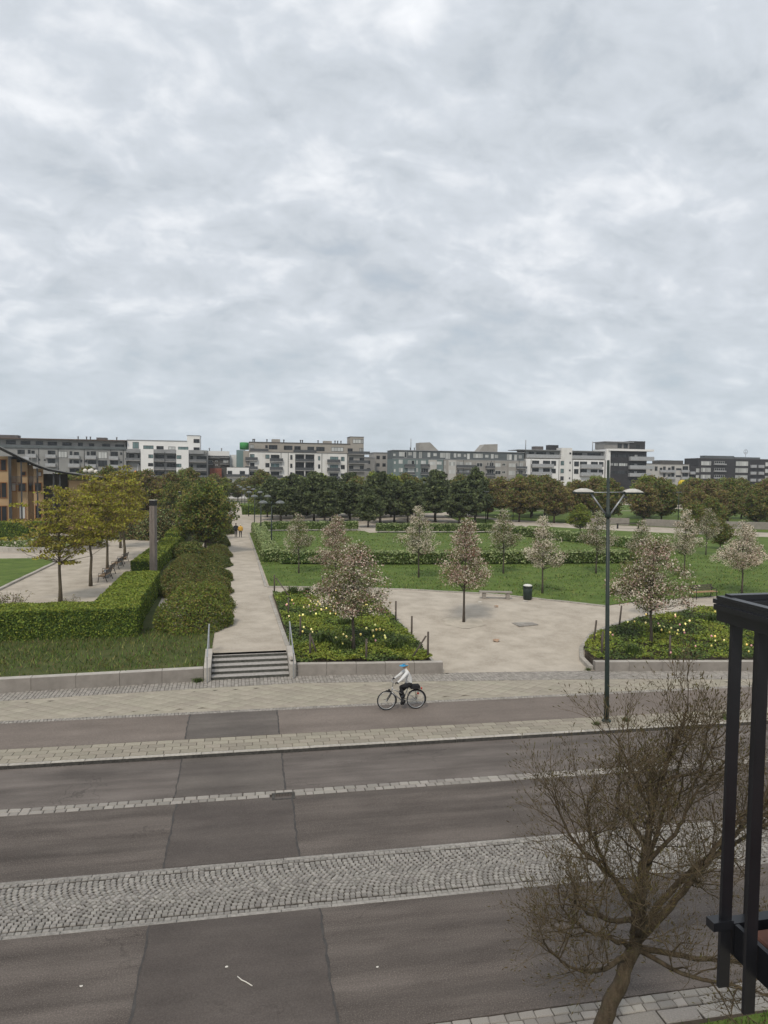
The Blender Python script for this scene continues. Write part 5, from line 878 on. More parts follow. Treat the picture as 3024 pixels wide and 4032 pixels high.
class Bld:
    def __init__(s, name, label, x, Y): s.Y = Y; s.o = (x, Y, .8); s.r = tag(empty(name, s.o), label, 'building')
    def box(s, nm, x0, x1, z0, z1, m, dy=0., dep=10., parent=None):
        b = MB(); ox, oy, oz = s.o; b.box(x0-ox, x1-ox, dy, dy+dep, z0-oz, z1-oz); return b.build(nm, m, parent or s.r)
    def win(s, x0, x1, z0, z1, k, dy=0., fr=None):
        pm = {'w': MT['p_dark'], 'W': MT['p_dark'], 'c': MT['p_cur'], 't': MT['p_teal']}[k]; fm = fr or MT['fr_dark']; w, h = x1-x0, z1-z0
        b = MB(); f = .09; d0, d1 = -.07, .04
        b.box(0, w, d0, d1, 0, f); b.box(0, w, d0, d1, h-f, h); b.box(0, f, d0, d1, f, h-f); b.box(w-f, w, d0, d1, f, h-f)
        n = int(w/1.15)
        for i in range(1, n+1): xx_ = w*i/(n+1); b.box(xx_-.035, xx_+.035, d0, d1, f, h-f)
        o = b.build('window', fm, s.r, (x0-s.o[0], dy, z0-s.o[2]))
        n = max(1, n+1); xs_ = [f+(w-2*f)*i/n for i in range(n+1)]
        p = MB()
        for i in range(n): p.add([(xs_[i], -.012, f), (xs_[i+1], -.012, f), (xs_[i+1], -.012, h-f), (xs_[i], -.012, h-f)], [(0, 1, 2, 3)])
        p.build('pane', pm, o)
    def balc(s, x0, x1, z0, z1, dy=0., out=.95, m=None):
        w, h = x1-x0, z1-z0; b = MB(); b.box(0, w, -out, -.003, 0, .16); o = b.build('balcony', MT['slabc'], s.r, (x0-s.o[0], dy, z0-s.o[2]))
        b = MB(); b.box(.02, w-.02, -out+.03, -out+.06, .2, max(.5, h-.08)); b.box(0, w, -out+.01, -out+.08, max(.52, h-.06), max(.56, h))
        if out > .5:
            for xx_ in (.02, w-.05): b.box(xx_, xx_+.03, -out+.06, -.01, .2, max(.5, h-.08))
        for i in range(int(w/1.2)+1): q = w*i/max(1, int(w/1.2)); q = min(max(q, .03), w-.03); b.box(q-.025, q+.025, -out-.0, -out+.028, .1, max(.5, h-.06))
        b.build('railing', m or MT['rail_grey'], o)
    def table(s, t, rec=(), zsplit=None, up=0., fr=None, rail=None, recd=1.4, out=.95):
        for q in t.split(';'):
            k, *v = q.split(','); x0, x1, z0, z1 = map(float, v); xm = (x0+x1)/2; dy = 0.; o = out
            if any(q_[0] <= xm <= q_[1] and z1 < q_[2] for q_ in rec if len(q_) == 3): dy = recd; o = recd+.04
            if zsplit and z0 > zsplit-.35: dy = up; o = min(out, up-.1) if up else out
            for q_ in rec:
                if len(q_) == 4 and q_[0] <= xm <= q_[1] and z1 < q_[2]: dy = q_[3]; o = out
            if k == 'B': s.balc(x0, x1, z0, z1, dy, o, rail)
            else: s.win(x0, x1, z0, z1, k, dy-.0, fr)
    def roofbox(s, x0, x1, z0, z1, m, dy=3.): s.box('roof_box', x0, x1, z0, z1, m, dy, 3)
    def vents(s, xs_, z, m=MT['zinc'], dy=3.):
        for x in xs_: b = MB(); b.lathe([(.16, 0), (.16, .7), (.26, .72), (.26, .95), (.1, 1.0)], 8); b.build('roof_vent', m, s.r, (x-s.o[0], dy, z-s.o[2]))
    def pipes(s, xs_, z1, dy=-.12):
        for x in xs_: s.box('downpipe', x-.07, x+.07, .9, z1, MT['fr_dark'], dy, .11)
B = Bld('apartment_building', 'long grey apartment block with brown roof edge and balconies, leftmost in the background', -60, 225)
B.box('wall', -110, -32.7, .8, 15.45, MT['w_grey2']); B.box('fascia', -110, -32.72, 15.45, 16.25, MT['w_slate'], -.35, 10); B.box('penthouse', -110, -33.2, 16.25, 18.1, MT['w_stone'], 2.2, 8); B.box('roof', -110, -32.6, 18.1, 18.36, MT['roof_brown'], .6, 10)
B.table(B1, (), 16.3, 2.2, None, MT['rail_pale'], out=1.0); B.pipes([-57.3, -44.6, -37.1, -33.5, -51.9], 15.4); B.roofbox(-41.7, -38.9, 18.36, 19.1, MT['roof']); B.roofbox(-69, -63.8, 18.36, 19.3, MT['roof']); B.vents([-46.9, -44.5, -43.4, -35.8], 18.36)
B = Bld('apartment_building', 'white apartment block with grey glazed loggias and corner tower, left of the centre path', -20, 225)
for a, b_ in ((-28.5, -24.7), (-18.0, -14.3)): B.box('white_pier', a, b_, .8, 15.75, MT['w_white2'])
for a, b_ in ((-32.65, -28.52), (-24.68, -18.02), (-14.28, -8.75)): B.box('loggia_wall', a, b_, .8, 15.7, MT['w_grey2'], 1.4, 8); B.box('fascia', a, min(b_, -9.7), 14.55, 15.7, MT['zinc'], -.02, 1.4)
B.box('penthouse', -32.6, -14.9, 15.76, 18.45, MT['w_white2'], 1.8, 8); B.box('tower', -14.88, -11.0, 15.76, 20.2, MT['w_white2'], 1.81, 8); B.box('roof', -32.7, -14.95, 18.45, 18.6, MT['zinc'], 1.6, 8); B.box('tower_roof', -15.0, -10.9, 20.2, 20.35, MT['zinc'], 1.7, 8.2)
B.table(B1B, ((-32.65, -28.5, 15), (-24.7, -18, 15), (-14.3, -8.7, 15)), 15.9, 1.8, None, MT['rail_grey'], 1.4); B.pipes([-21.4, -28.55, -8.85], 15)
B = Bld('apartment_building', 'stepped dark and white building with a red box between the two white blocks', -5, 235)
B.box('wall', -9.5, -2.0, .8, 14.2, MT['w_dbrown']); B.box('upper_storey', -9.3, -2.1, 14.2, 15.9, MT['w_white2'], 2, 8); B.box('red_bay', -8.2, -4.5, .8, 10.2, MT['w_red'], -1.5, 1.49); B.table(B1C, (), None, 0, MT['fr_white'], MT['rail_dark'], out=.7); B.box('stair_glass', .2, 3.1, .8, 16.3, MT['p_teal'], 0, 4); B.box('rear_wall', -2, 4.2, .8, 14.8, MT['w_white2'], 4.1, 5)
b = MB(); b.lathe([(1.5, 0), (1.5, 2.3), (1.2, 2.4)], 20); b.build('green_tank', mat('tank_green', (.03, .22, .05), (.05, .26, .07), 2, .6), B.r, (2.75+5, 2, 16.5-.8)); B.vents([-8.5, -4.6], 15.9)
B = Bld('apartment_building', 'small low white annex with balconies in front of the central white block', .6, 222)
B.box('wall', -2.7, 4.0, .8, 10.4, MT['w_white2']); B.box('roof', -2.8, 4.1, 10.4, 10.55, MT['roof']); B.table(B2W, (), None, 0, None, MT['rail_dark'])
B = Bld('apartment_building', 'central white apartment block with rust-stained walls and beige top storey', 22, 230)
B.box('wall', 4.3, 19.0, .8, 15.6, MT['w_white']); B.box('wall', 25.3, 36.3, .8, 15.6, MT['w_white']); B.box('wall', 19.02, 25.28, 15.15, 15.6, MT['w_white'], .01, 2); B.box('loggia_wall', 19.02, 25.28, .8, 15.14, MT['w_grey'], 1.4, 8); B.box('loggia_post', 22.05, 22.3, .8, 15.1, MT['w_white'], .05, .3)
B.box('right_wing', 36.32, 42.0, .8, 15.5, MT['w_stone'], .02, 9); B.box('left_wing', 2.4, 4.28, .8, 15.9, MT['w_beige'], .02, 9); B.box('top_storey', 4.32, 37.4, 15.6, 18.75, MT['w_beige'], 1.3, 8); B.box('stair_tower', 37.42, 41.95, 15.5, 21.2, MT['w_beige'], 1.31, 7); B.box('tower_roof', 37.3, 42.1, 21.2, 21.35, MT['roof'], 1.2, 7.2); B.box('roof', 4.2, 37.4, 18.75, 18.95, MT['roof'], 1.1, 8.4); B.box('cornice', 4.2, 36.4, 15.6, 15.72, MT['roof'], -.15, 1.4)
B.table(B2, ((19.0, 25.3, 15.3),), 15.75, 1.3, None, MT['rail_dark'], 1.4); B.pipes([16.75, 27.75, 36.25, 14.4], 15.5); B.roofbox(11.6, 14.3, 18.95, 20., MT['w_beige']); B.roofbox(28.7, 31.4, 18.95, 19.8, MT['w_beige']); B.vents([5.5, 6.0, 10, 15.5, 21, 21.6, 26.8, 32.5, 33.4, 34.5], 18.95, MT['roof'])
for k, (x0, x1, z, Y_, m_, lab) in enumerate([(43, 52, 15.2, 262, MT['w_grey'], 'grey block set back between the white and the green apartment block'), (52.3, 60, 17.2, 266, MT['w_stone'], 'taller stone-grey block peeping out left of the green apartment block')]):
    B = Bld('apartment_building', lab, (x0+x1)/2, Y_); B.box('wall', x0, x1, .8, z, m_); B.box('roof', x0-.2, x1+.2, z, z+.25, MT['zinc'], -.2, 10.3)
    for i in range(3):
        for j in range(3): B.win(x0+1+i*2.4, x0+2.3+i*2.4, z-2.4-j*2.9, z-1.1-j*2.9, 'w')
B = Bld('apartment_building', 'long teal and grey apartment block with white-framed windows and two roof dormers', 79, 240)
B.box('wall', 54.1, 72.5, .8, 14.4, MT['w_teal']); B.box('wall', 72.52, 103.6, .8, 14.4, MT['w_stone']); B.box('top_storey', 54.12, 103.5, 14.4, 17.35, MT['w_slate'], .9, 9); B.box('roof', 54.0, 103.7, 17.35, 17.55, MT['zinc'], .6, 9.6); B.box('parapet', 54, 103.65, 14.4, 14.55, MT['zinc'], -.1, 1)
for a, b_ in ((66.9, 69.9), (74.3, 77.2), (84.6, 87.4), (91.7, 94.3), (96.9, 99.8)): B.box('window_bay', a, b_, .8, 14.2, MT['w_pale'] if a < 80 else MT['w_stone'], -.35, .34)
for pl in ([(64.0, 17.55), (71.2, 17.55), (68.0, 20.5), (64.0, 20.3)], [(86.2, 17.55), (93.6, 17.55), (93.6, 20.4), (88.6, 20.2)]): b = MB(); b.yprism([(x-79, z-.8) for x, z in pl], 2, 7); b.build('dormer', MT['w_stone'], B.r)
B.table(B3, tuple((a-.2, b_+.2, 14.3, -.35) for a, b_ in ((66.9, 69.9), (74.3, 77.2), (84.6, 87.4), (91.7, 94.3), (96.9, 99.8))), 14.5, .9, MT['fr_white'], MT['rail_dark']); B.vents([61, 62.5, 93.3], 17.6); B.pipes([72.5, 80, 90.5, 101.3], 14.3)
b = MB(); b.tube([(61.2-79, 3, 16.7), (61.2-79, 3, 20.9)], .12, 6); b.build('antenna', MT['zinc'], B.r)
B = Bld('apartment_building', 'white and black apartment block with projecting roof slab and balconies, behind the street lamp', 128, 240)
B.box('wall', 104.0, 117.75, .8, 15.2, MT['w_white2']); B.box('stair_wall', 117.77, 122.1, .8, 19.45, MT['w_white'], -.2, 9); B.box('wall', 122.12, 135.7, .8, 15.1, MT['w_white2']); B.box('penthouse', 104.3, 117.7, 15.2, 18.35, MT['w_grey2'], 1.6, 8); B.box('penthouse', 122.15, 135.6, 15.1, 18.3, MT['w_grey2'], 1.6, 8); B.box('roof', 101, 117.7, 18.35, 18.6, MT['zinc'], .4, 10); B.box('roof', 122.12, 135.8, 18.3, 18.55, MT['zinc'], .4, 10); B.box('white_frame', 135.8, 137.5, .8, 19.3, MT['w_white2'], -.6, 9); B.box('dark_wall', 137.52, 152.9, .8, 18.7, MT['w_black'], 0, 10); B.box('roof_slab', 136.6, 155.3, 18.72, 19.45, MT['w_white2'], -1.1, 12); B.box('pavilion', 136, 146.5, 19.46, 22.0, MT['w_grey'], 1.5, 7); B.box('pavilion_dark', 146.52, 152.9, 19.46, 22.6, MT['w_black'], 1.2, 7); B.box('pavilion_roof', 135.7, 147.9, 22.0, 22.3, MT['zinc'], .7, 9)
B.table(B4, ((117.77, 122.1, 30, -.2), (137.5, 160, 19, 0.)), 15.25, 1.6, None, MT['rail_pale'], out=1.3); B.roofbox(114.9, 118.6, 18.6, 20.6, MT['w_black'], 4); B.roofbox(109.1, 112.5, 18.6, 20, MT['roof'], 4); B.pipes([105.9, 117, 122.5, 135.6], 15)
for x in (105, 132, 153.8): b = MB(); b.tube([(x-128, 3, 17.5), (x-128, 3, 21.4 if x < 150 else 22)], .16, 6); b.build('antenna', MT['zinc'], B.r)
for x, z, k in ((141.5, 20.4, 'w'), (144, 20.4, 'w'), (149, 20.3, 'w')): B.win(x, x+1.8, z-.6, z+1.2, k, 1.5 if x < 146 else 1.2)
B = Bld('apartment_building', 'pale flat-roofed apartment block between the black-walled block and the dark one', 176, 260)
B.box('wall', 158, 185.55, .8, 14.5, MT['w_pale']); B.box('roof', 157.8, 185.7, 14.5, 14.7, MT['roof'], -.2, 10.3); B.box('roof_storey', 174.1, 184.8, 14.7, 16.2, MT['w_dbrown'], 3, 6); B.table(B5W, (), None, 0, MT['fr_dark'], MT['rail_pale']); B.vents([165.5, 167.5], 14.7)
B = Bld('apartment_building', 'dark brick apartment block with white window bands at the right edge', 207, 260)
B.box('wall', 190.3, 245, .8, 17.1, MT['w_black']); B.box('low_wing', 185.6, 190.28, .8, 14.0, MT['w_black']); B.box('roof', 190.2, 245, 17.1, 17.3, MT['roof'], -.1, 10); B.roofbox(194.9, 209.4, 17.3, 18.5, MT['w_slate']); B.roofbox(209.6, 222.2, 17.3, 18.1, MT['w_slate']); B.table(B5D, (), None, 0, MT['fr_white'], MT['rail_pale'], out=.8)
r = tag(empty('roof_ring', (219, 268, 17.3)), 'small wheel-shaped mast sign above the dark block at right', 'mast'); b = MB(); b.tube([(.95*math.cos(a), 0, 3.3+.95*math.sin(a)) for a in np.linspace(0, 6.2832, 21)], .07, 5, 0, False); b.build('ring', MT['roof'], r); b = MB(); b.tube([(0, 0, 0), (0, 0, 3.3)], .07, 5)
for a in (1.57, 3.67, 5.76): b.tube([(0, 0, 3.3), (.95*math.cos(a), 0, 3.3+.95*math.sin(a))], .05, 5)
b.build('spokes', MT['roof'], r)
# ---- tan building with sweeping roof, left
T = Bld('tan_building', 'tan rendered building with orange window frames and a sweeping curved roof at left', -27, 93)
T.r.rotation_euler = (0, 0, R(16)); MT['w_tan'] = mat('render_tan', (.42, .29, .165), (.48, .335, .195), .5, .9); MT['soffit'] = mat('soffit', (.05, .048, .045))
for a, b_, zt, dy in ((-40, -27.0, 10.3, 0), (-26.2, -25.05, 9.6, .0), (-24.4, -23.3, 8.85, 0)): T.box('wall', a, b_, .8, zt, MT['w_tan'], dy, 6)
T.box('recess_wall', -26.98, -26.22, .8, 10.0, MT['w_tan'], .9, 5); T.box('recess_wall', -25.03, -24.42, .8, 9.3, MT['w_tan'], .9, 5); T.box('dark_hall', -23.28, -20.4, .8, 8.2, MT['w_dbrown'], 2.5, 5); T.box('end_wall', -20.38, -16, .8, 7.4, MT['w_tan'], .5, 5)
rz_ = [(-42, 16), (-33, 13.9), (-30, 12.45), (-28.0, 11.4), (-26.9, 10.8), (-25.7, 10.15), (-24.9, 9.75), (-24.1, 9.35), (-23.1, 8.95), (-22.3, 8.72), (-20.6, 8.4), (-18.9, 8.15), (-15, 7.7)]
rf = MB()
for (xa, za), (xb, zb) in zip(rz_[:-1], rz_[1:]): rf.yprism([(xa+27, za-.8-.0), (xb+27, zb-.8), (xb+27, zb-.7), (xa+27, za-.7)], -1.6, 9)
rf.build('roof', [MT['zinc']], T.r)
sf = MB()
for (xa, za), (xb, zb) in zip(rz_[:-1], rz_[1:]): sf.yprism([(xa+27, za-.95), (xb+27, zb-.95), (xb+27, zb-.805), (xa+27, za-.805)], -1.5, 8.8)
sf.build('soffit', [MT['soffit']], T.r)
for x, z in ((-26.9, 10.3), (-25.75, 9.7), (-24.0, 8.9), (-22.2, 8.3), (-27.05, 10.3), (-21.5, 8.2)): T.box('column', x-.09, x+.09, .8, z, MT['fr_dark'], -1.0, .18)
for x0, x1, z0, z1, dy in ((-28.6, -27.3, 8.5, 9.95, 0), (-28.6, -27.3, 5.2, 7.15, 0), (-28.6, -27.3, 1.6, 4.3, 0), (-31.5, -29.9, 8.5, 9.95, 0), (-31.5, -29.9, 5.2, 7.15, 0), (-25.75, -25.2, 7.9, 8.5, 0), (-26.15, -25.2, 6.0, 7.1, 0), (-23.95, -23.45, 7.85, 8.5, 0), (-24.35, -23.45, 6.0, 7.15, 0), (-26.85, -26.3, 6.0, 7.1, .9), (-24.98, -24.5, 6.0, 7.1, .9), (-26.1, -25.3, 2.6, 4.3, 0), (-24.3, -23.5, 2.6, 4.3, 0)): T.win(x0, x1, z0, z1, 'c' if random.random() < .45 else 'w', dy, MT['fr_orange'])
for x0, x1 in ((-27.0, -25.85), (-24.95, -23.85)):
    for k in range(8): T.box('sunshade_slat', x0, x1, 6.85+k*.14, 6.91+k*.14, MT['fr_dark'], -1.12, .06)
sk = MB(); sk.xprism([(2, 8.1), (5.5, 8.1), (5.5, 9.6), (4.6, 9.6)], -2.2, 0.6); T_s = sk.build('skylight', MT['zinc'], T.r, (1.6, 0, 0))
for k in range(4): T.box('skylight_rib', -27.6+k*.7+1.65, -27.54+k*.7+1.65, 9.0, 10.35, MT['slabc'], 2.3+2.2, .06)
# ================================================================ people
MT['skin'] = mat('skin', (.42, .26, .19), rough=.6); MT['hair_fair'] = mat('hair_fair', (.28, .2, .13), (.4, .31, .22), 30, .7); MT['hair_white'] = mat('hair_white', (.62, .58, .5), rough=.7); MT['hair_brown'] = mat('hair_brown', (.09, .06, .045), rough=.7)
MT['jk_white'] = mat('jacket_white', (.58, .58, .57), (.7, .7, .69), 9, .6, .6, 28, stretch=(1, 1, 3)); MT['cloth_black'] = mat('trousers_black', (.013, .013, .015), (.022, .022, .025), 8, .9); MT['jk_black'] = mat('jacket_black', (.016, .018, .022), (.026, .028, .032), 6, .8); MT['jk_yellow'] = mat('jacket_yellow', (.60, .34, .05), (.7, .42, .09), 7, .7, .5, 20); MT['shoe'] = mat('shoe', (.03, .035, .045), rough=.7); MT['visor_blue'] = mat('visor_blue', (.03, .3, .55), rough=.4); MT['jeans'] = mat('trousers_dark', (.02, .019, .03), (.032, .03, .042), 8, .9)
def hand_nodes(G, w, d, n, side, mi, k):
    """palm and five curled fingers on node w; d forward, n curl direction, side across"""
    d, n, s = Vector(d).normalized(), Vector(n).normalized(), Vector(side).normalized(); p = Vector(G[0][w][0])+d*.055
    G[0][k+'palm'] = (tuple(p), .03); G[1].append((w, k+'palm', mi))
    for i, (off, l) in enumerate(((-.028, .028), (-.01, .034), (.009, .032), (.026, .024))):
        a = p+d*.035+s*off; b = a+d*l*.7+n*l*.7; c = b+n*l-d*l*.3
        for j, q in enumerate((a, b, c)): G[0]['%sf%d%d' % (k, i, j)] = (tuple(q), .0095)
        G[1].extend([(k+'palm', '%sf%d0' % (k, i), mi), ('%sf%d0' % (k, i), '%sf%d1' % (k, i), mi), ('%sf%d1' % (k, i), '%sf%d2' % (k, i), mi)])
    a = p-s*.04+n*.012; b = a+n*.03+d*.012-s*.005
    G[0][k+'t0'] = (tuple(a), .011); G[0][k+'t1'] = (tuple(b), .009); G[1].extend([(k+'palm', k+'t0', mi), (k+'t0', k+'t1', mi)])
def skin_body(name, G, root, mats, parent, sub=2):
    names = list(G[0]); idx = {k: i for i, k in enumerate(names)}; me = bpy.data.meshes.new(name)
    me.from_pydata([G[0][k][0] for k in names], [(idx[a], idx[b]) for a, b, _ in G[1]], []); o = bpy.data.objects.new(name, me); COL.objects.link(o)
    mo = o.modifiers.new('skin', 'SKIN'); mo.use_smooth_shade = True; mo.branch_smoothing = .4
    if not me.skin_vertices: me.update()
    for k in names:
        sv_ = me.skin_vertices[0].data[idx[k]]; r_ = G[0][k][1]; sv_.radius = (r_, r_) if isinstance(r_, float) else r_; sv_.use_root = (k == root)
    su = o.modifiers.new('sub', 'SUBSURF'); su.levels = sub; su.render_levels = sub
    dg_ = bpy.context.evaluated_depsgraph_get(); dg_.update(); m2 = bpy.data.meshes.new_from_object(o.evaluated_get(dg_)); bpy.data.objects.remove(o)
    m2.name = name; m2.materials.clear()
    for q in mats: m2.materials.append(q)
    E_ = [(np.array(G[0][a][0]), np.array(G[0][b][0]), mi, max(np.max(G[0][a][1]), np.max(G[0][b][1]))) for a, b, mi in G[1]]
    nf = len(m2.polygons); C_ = np.zeros(nf*3); m2.polygons.foreach_get('center', C_); C_ = C_.reshape(-1, 3); best = np.full(nf, 1e9); bi = np.zeros(nf, dtype=np.int32)
    for a, b, mi, r_ in E_:
        ab = b-a; t = np.clip((C_-a)@ab/max(1e-9, ab@ab), 0, 1); dd = np.linalg.norm(C_-a-t[:, None]*ab, axis=1)/(r_+.02); k_ = dd < best; best[k_] = dd[k_]; bi[k_] = mi
    m2.polygons.foreach_set('material_index', bi); m2.polygons.foreach_set('use_smooth', np.ones(nf, dtype=bool))
    return link(name, m2, parent)
# ---- bicycle
BK = empty('bicycle', (5.27, 23.98, .125), SR); tag(BK, 'silver trekking bicycle with black mudguards and rack bag on the cycle path', 'bicycle')
MT['tyre'] = mat('tyre', (.02, .02, .02), rough=.85); MT['rim'] = mat('rim_alloy', (.45, .46, .47), rough=.35, metal=.7); MT['frame_silver'] = mat('frame_silver', (.34, .34, .34), rough=.35, metal=.5); MT['red_reflector'] = mat('red_reflector', (.5, .03, .02), rough=.4)
def ring(b, cx, cz, r_, t, n=40, m=0): b.tube([(cx+r_*math.cos(a), 0, cz+r_*math.sin(a)) for a in np.linspace(0, 2*math.pi, n+1)], t, 7, m, False)
for cx in (0, 1.08):
    w = MB(); w.tube([(cx, -.05, .35), (cx, .05, .35)], .025, 8); wo = w.build('wheel', MT['rim'], BK)
    b = MB(); ring(b, cx, .35, .333, .0185); b.build('tyre', MT['tyre'], wo)
    b = MB(); ring(b, cx, .35, .306, .011); b.build('rim', MT['rim'], wo)
    b = MB()
    for k in range(24): a = k*math.pi/12; b.tube([(cx+.02*math.cos(a+.6), (.03 if k % 2 else -.03), .35+.02*math.sin(a+.6)), (cx+.303*math.cos(a), 0, .35+.303*math.sin(a))], .0022, 3, 0, False)
    b.build('spokes', MT['rim'], wo)
    b = MB(); b.tube([(cx+.362*math.cos(a), 0, .35+.362*math.sin(a)) for a in np.linspace(R(-25 if cx > .5 else -20), R(150 if cx > .5 else 95), 18)] , .016, 6); b.build('mudguard', MT['tyre'], BK)
b = MB(); b.tube([(.17, 0, .62), (.21, 0, .84)], .022, 8); b.tube([(.19, 0, .77), (.40, 0, .66), (.66, 0, .52)], .017, 8); b.tube([(.175, 0, .66), (.35, 0, .5), (.59, 0, .3)], .022, 8); b.tube([(.59, 0, .3), (.73, 0, .66), (.78, 0, .80)], .018, 8)
for s in (-1, 1): b.tube([(.59, s*.03, .3), (1.08, s*.065, .35)], .011, 6); b.tube([(.71, s*.02, .62), (1.08, s*.065, .35)], .009, 6)
b.build('frame', MT['frame_silver'], BK)
b = MB(); b.tube([(.16, 0, .62), (.165, 0, .58)], .03, 6)
for s in (-1, 1): b.tube([(.16, s*.05, .61), (.10, s*.055, .5), (0, s*.055, .35)], [.02, .018, .012], 6)
b.build('fork', MT['dark_iron'], BK)
b = MB(); b.tube([(.21, 0, .84), (.235, 0, 1.0), (.2, 0, 1.03)], .015, 6); b.tube([(.33, -.3, 1.04), (.24, -.22, 1.05), (.19, -.08, 1.03), (.19, .08, 1.03), (.24, .22, 1.05), (.33, .3, 1.04)], .012, 6); b.build('handlebar', MT['frame_silver'], BK)
for s in (-1, 1): b = MB(); b.tube([(.36, s*.315, 1.038), (.26, s*.235, 1.05)], .017, 7); b.build('grip', MT['tyre'], BK)
b = MB(); b.tube([(.13, 0, .72), (.06, 0, .73)], [.03, .045], 8); b.build('headlight', MT['dark_iron'], BK)
b = MB(); b.prism([(.70, -.02), (.78, -.03), (.92, -.085), (.95, 0), (.92, .085), (.78, .03), (.70, .02)], .80, .85); b.build('saddle', MT['tyre'], BK)
b = MB(); b.lathe([(.09, -.008), (.09, .008)], 18); o = b.build('chainring', MT['dark_iron'], BK, (.59, -.06, .3)); o.rotation_euler = (R(90), 0, 0)
b = MB(); b.tube([(.59, -.09, .3), (.58, -.095, .46)], .011, 5); b.tube([(.59, .09, .3), (.6, .095, .14)], .011, 5); b.build('cranks', MT['frame_silver'], BK)
for s, x, z in ((-1, .58, .46), (1, .6, .14)): b = MB(); b.box(x-.05, x+.05, s*.14-.045, s*.14+.045, z-.012, z+.012); b.build('pedal', MT['tyre'], BK)
b = MB(); b.tube([(.8, -.06, .74), (1.25, -.06, .75)], .008, 5); b.tube([(.8, .06, .74), (1.25, .06, .75)], .008, 5)
for s in (-1, 1): b.tube([(1.08, s*.07, .36), (1.05, s*.06, .745)], .006, 4); b.tube([(1.08, s*.07, .36), (1.18, s*.06, .748)], .006, 4)
b.build('rack', MT['dark_iron'], BK)
b = MB(); b.bevbox(.86, 1.2, -.1, .1, .755, .9, .04); b.build('rack_bag', MT['cloth_black'], BK)
b = MB(); b.box(1.25, 1.29, -.04, .04, .71, .77); b.build('rear_light', MT['red_reflector'], BK)
b = MB(); b.tube([(1.15, -.02, .56), (1.15, .02, .56)], .035, 8); b.build('reflector', MT['red_reflector'], BK)
# ---- rider
G = ({'pel': ((.84, 0, .94), .135), 'wai': ((.815, 0, 1.09), (.16, .135)), 'che': ((.745, 0, 1.29), (.185, .15)), 'nb': ((.70, 0, 1.42), .075), 'nk': ((.68, 0, 1.475), .05), 'hd': ((.655, 0, 1.565), .088), 'cr': ((.668, 0, 1.625), .075), 'ch': ((.605, 0, 1.515), .032), 'no': ((.555, 0, 1.555), .014)}, [('pel', 'wai', 0), ('wai', 'che', 0), ('che', 'nb', 0), ('nb', 'nk', 2), ('nk', 'hd', 2), ('hd', 'cr', 3), ('hd', 'ch', 2), ('hd', 'no', 2)])
for s, k in ((-1, 'n'), (1, 'f')):
    G[0].update({k+'sh': ((.71, s*.165, 1.385), .08), k+'el': ((.515, s*.235, 1.185), .065), k+'wr': ((.37, s*.275, 1.085), .034)})
    G[1].extend([('che', k+'sh', 0), (k+'sh', k+'el', 0), (k+'el', k+'wr', 0)]); hand_nodes(G, k+'wr', (-.85, s*.1, -.25), (-.1, 0, -1), (0, s, 0), 5, k+'h')
G[0].update({'nhip': ((.81, -.095, .90), .105), 'nkn': ((.46, -.11, .86), .068), 'nan': ((.61, -.135, .535), .042), 'nto': ((.48, -.14, .485), .034), 'nhe': ((.655, -.135, .495), .034), 'fhip': ((.81, .095, .89), .105), 'fkn': ((.50, .11, .6), .066), 'fan': ((.655, .135, .235), .042), 'fto': ((.52, .14, .165), .034), 'fhe': ((.70, .135, .19), .034)})
for k in 'nf': G[1].extend([('pel', k+'hip', 1), (k+'hip', k+'kn', 1), (k+'kn', k+'an', 1), (k+'an', k+'to', 4), (k+'an', k+'he', 4)])
cy = tag(empty('person', (5.27, 23.98, .125), SR), 'cyclist in white jacket, black trousers and blue sun visor riding left', 'person')
skin_body('body', G, 'pel', [MT['jk_white'], MT['cloth_black'], MT['skin'], MT['hair_fair'], MT['shoe'], MT['cloth_black']], cy)
b = MB(); b.tube([(.70, 0, 1.64), (.745, -.01, 1.57), (.775, -.02, 1.47), (.80, -.03, 1.36), (.81, -.03, 1.28)], [.06, .058, .05, .036, .012], 8); b.build('hair', MT['hair_fair'], cy)
b = MB(); n = 12
for i in range(n):
    a0, a1 = math.pi*(.5+i/n), math.pi*(.5+(i+1)/n); p = lambda a, r_, z: (.66+r_*math.cos(a), r_*.9*math.sin(a), z)
    b.add([p(a0, .095, 1.6), p(a1, .095, 1.6), p(a1, .095+.11*max(0, -math.cos(a1)), 1.585), p(a0, .095+.11*max(0, -math.cos(a0)), 1.585), p(a0, .095, 1.61), p(a1, .095, 1.61), p(a1, .1+.11*max(0, -math.cos(a1)), 1.592), p(a0, .1+.11*max(0, -math.cos(a0)), 1.592)], [(3, 2, 1, 0), (4, 5, 6, 7), (0, 1, 5, 4), (2, 3, 7, 6)])
b.tube([(.66+.098*math.cos(a), .092*math.sin(a), 1.615) for a in np.linspace(0, 6.2832, 19)], .016, 6, 0, False); b.build('sun_visor', MT['visor_blue'], cy)
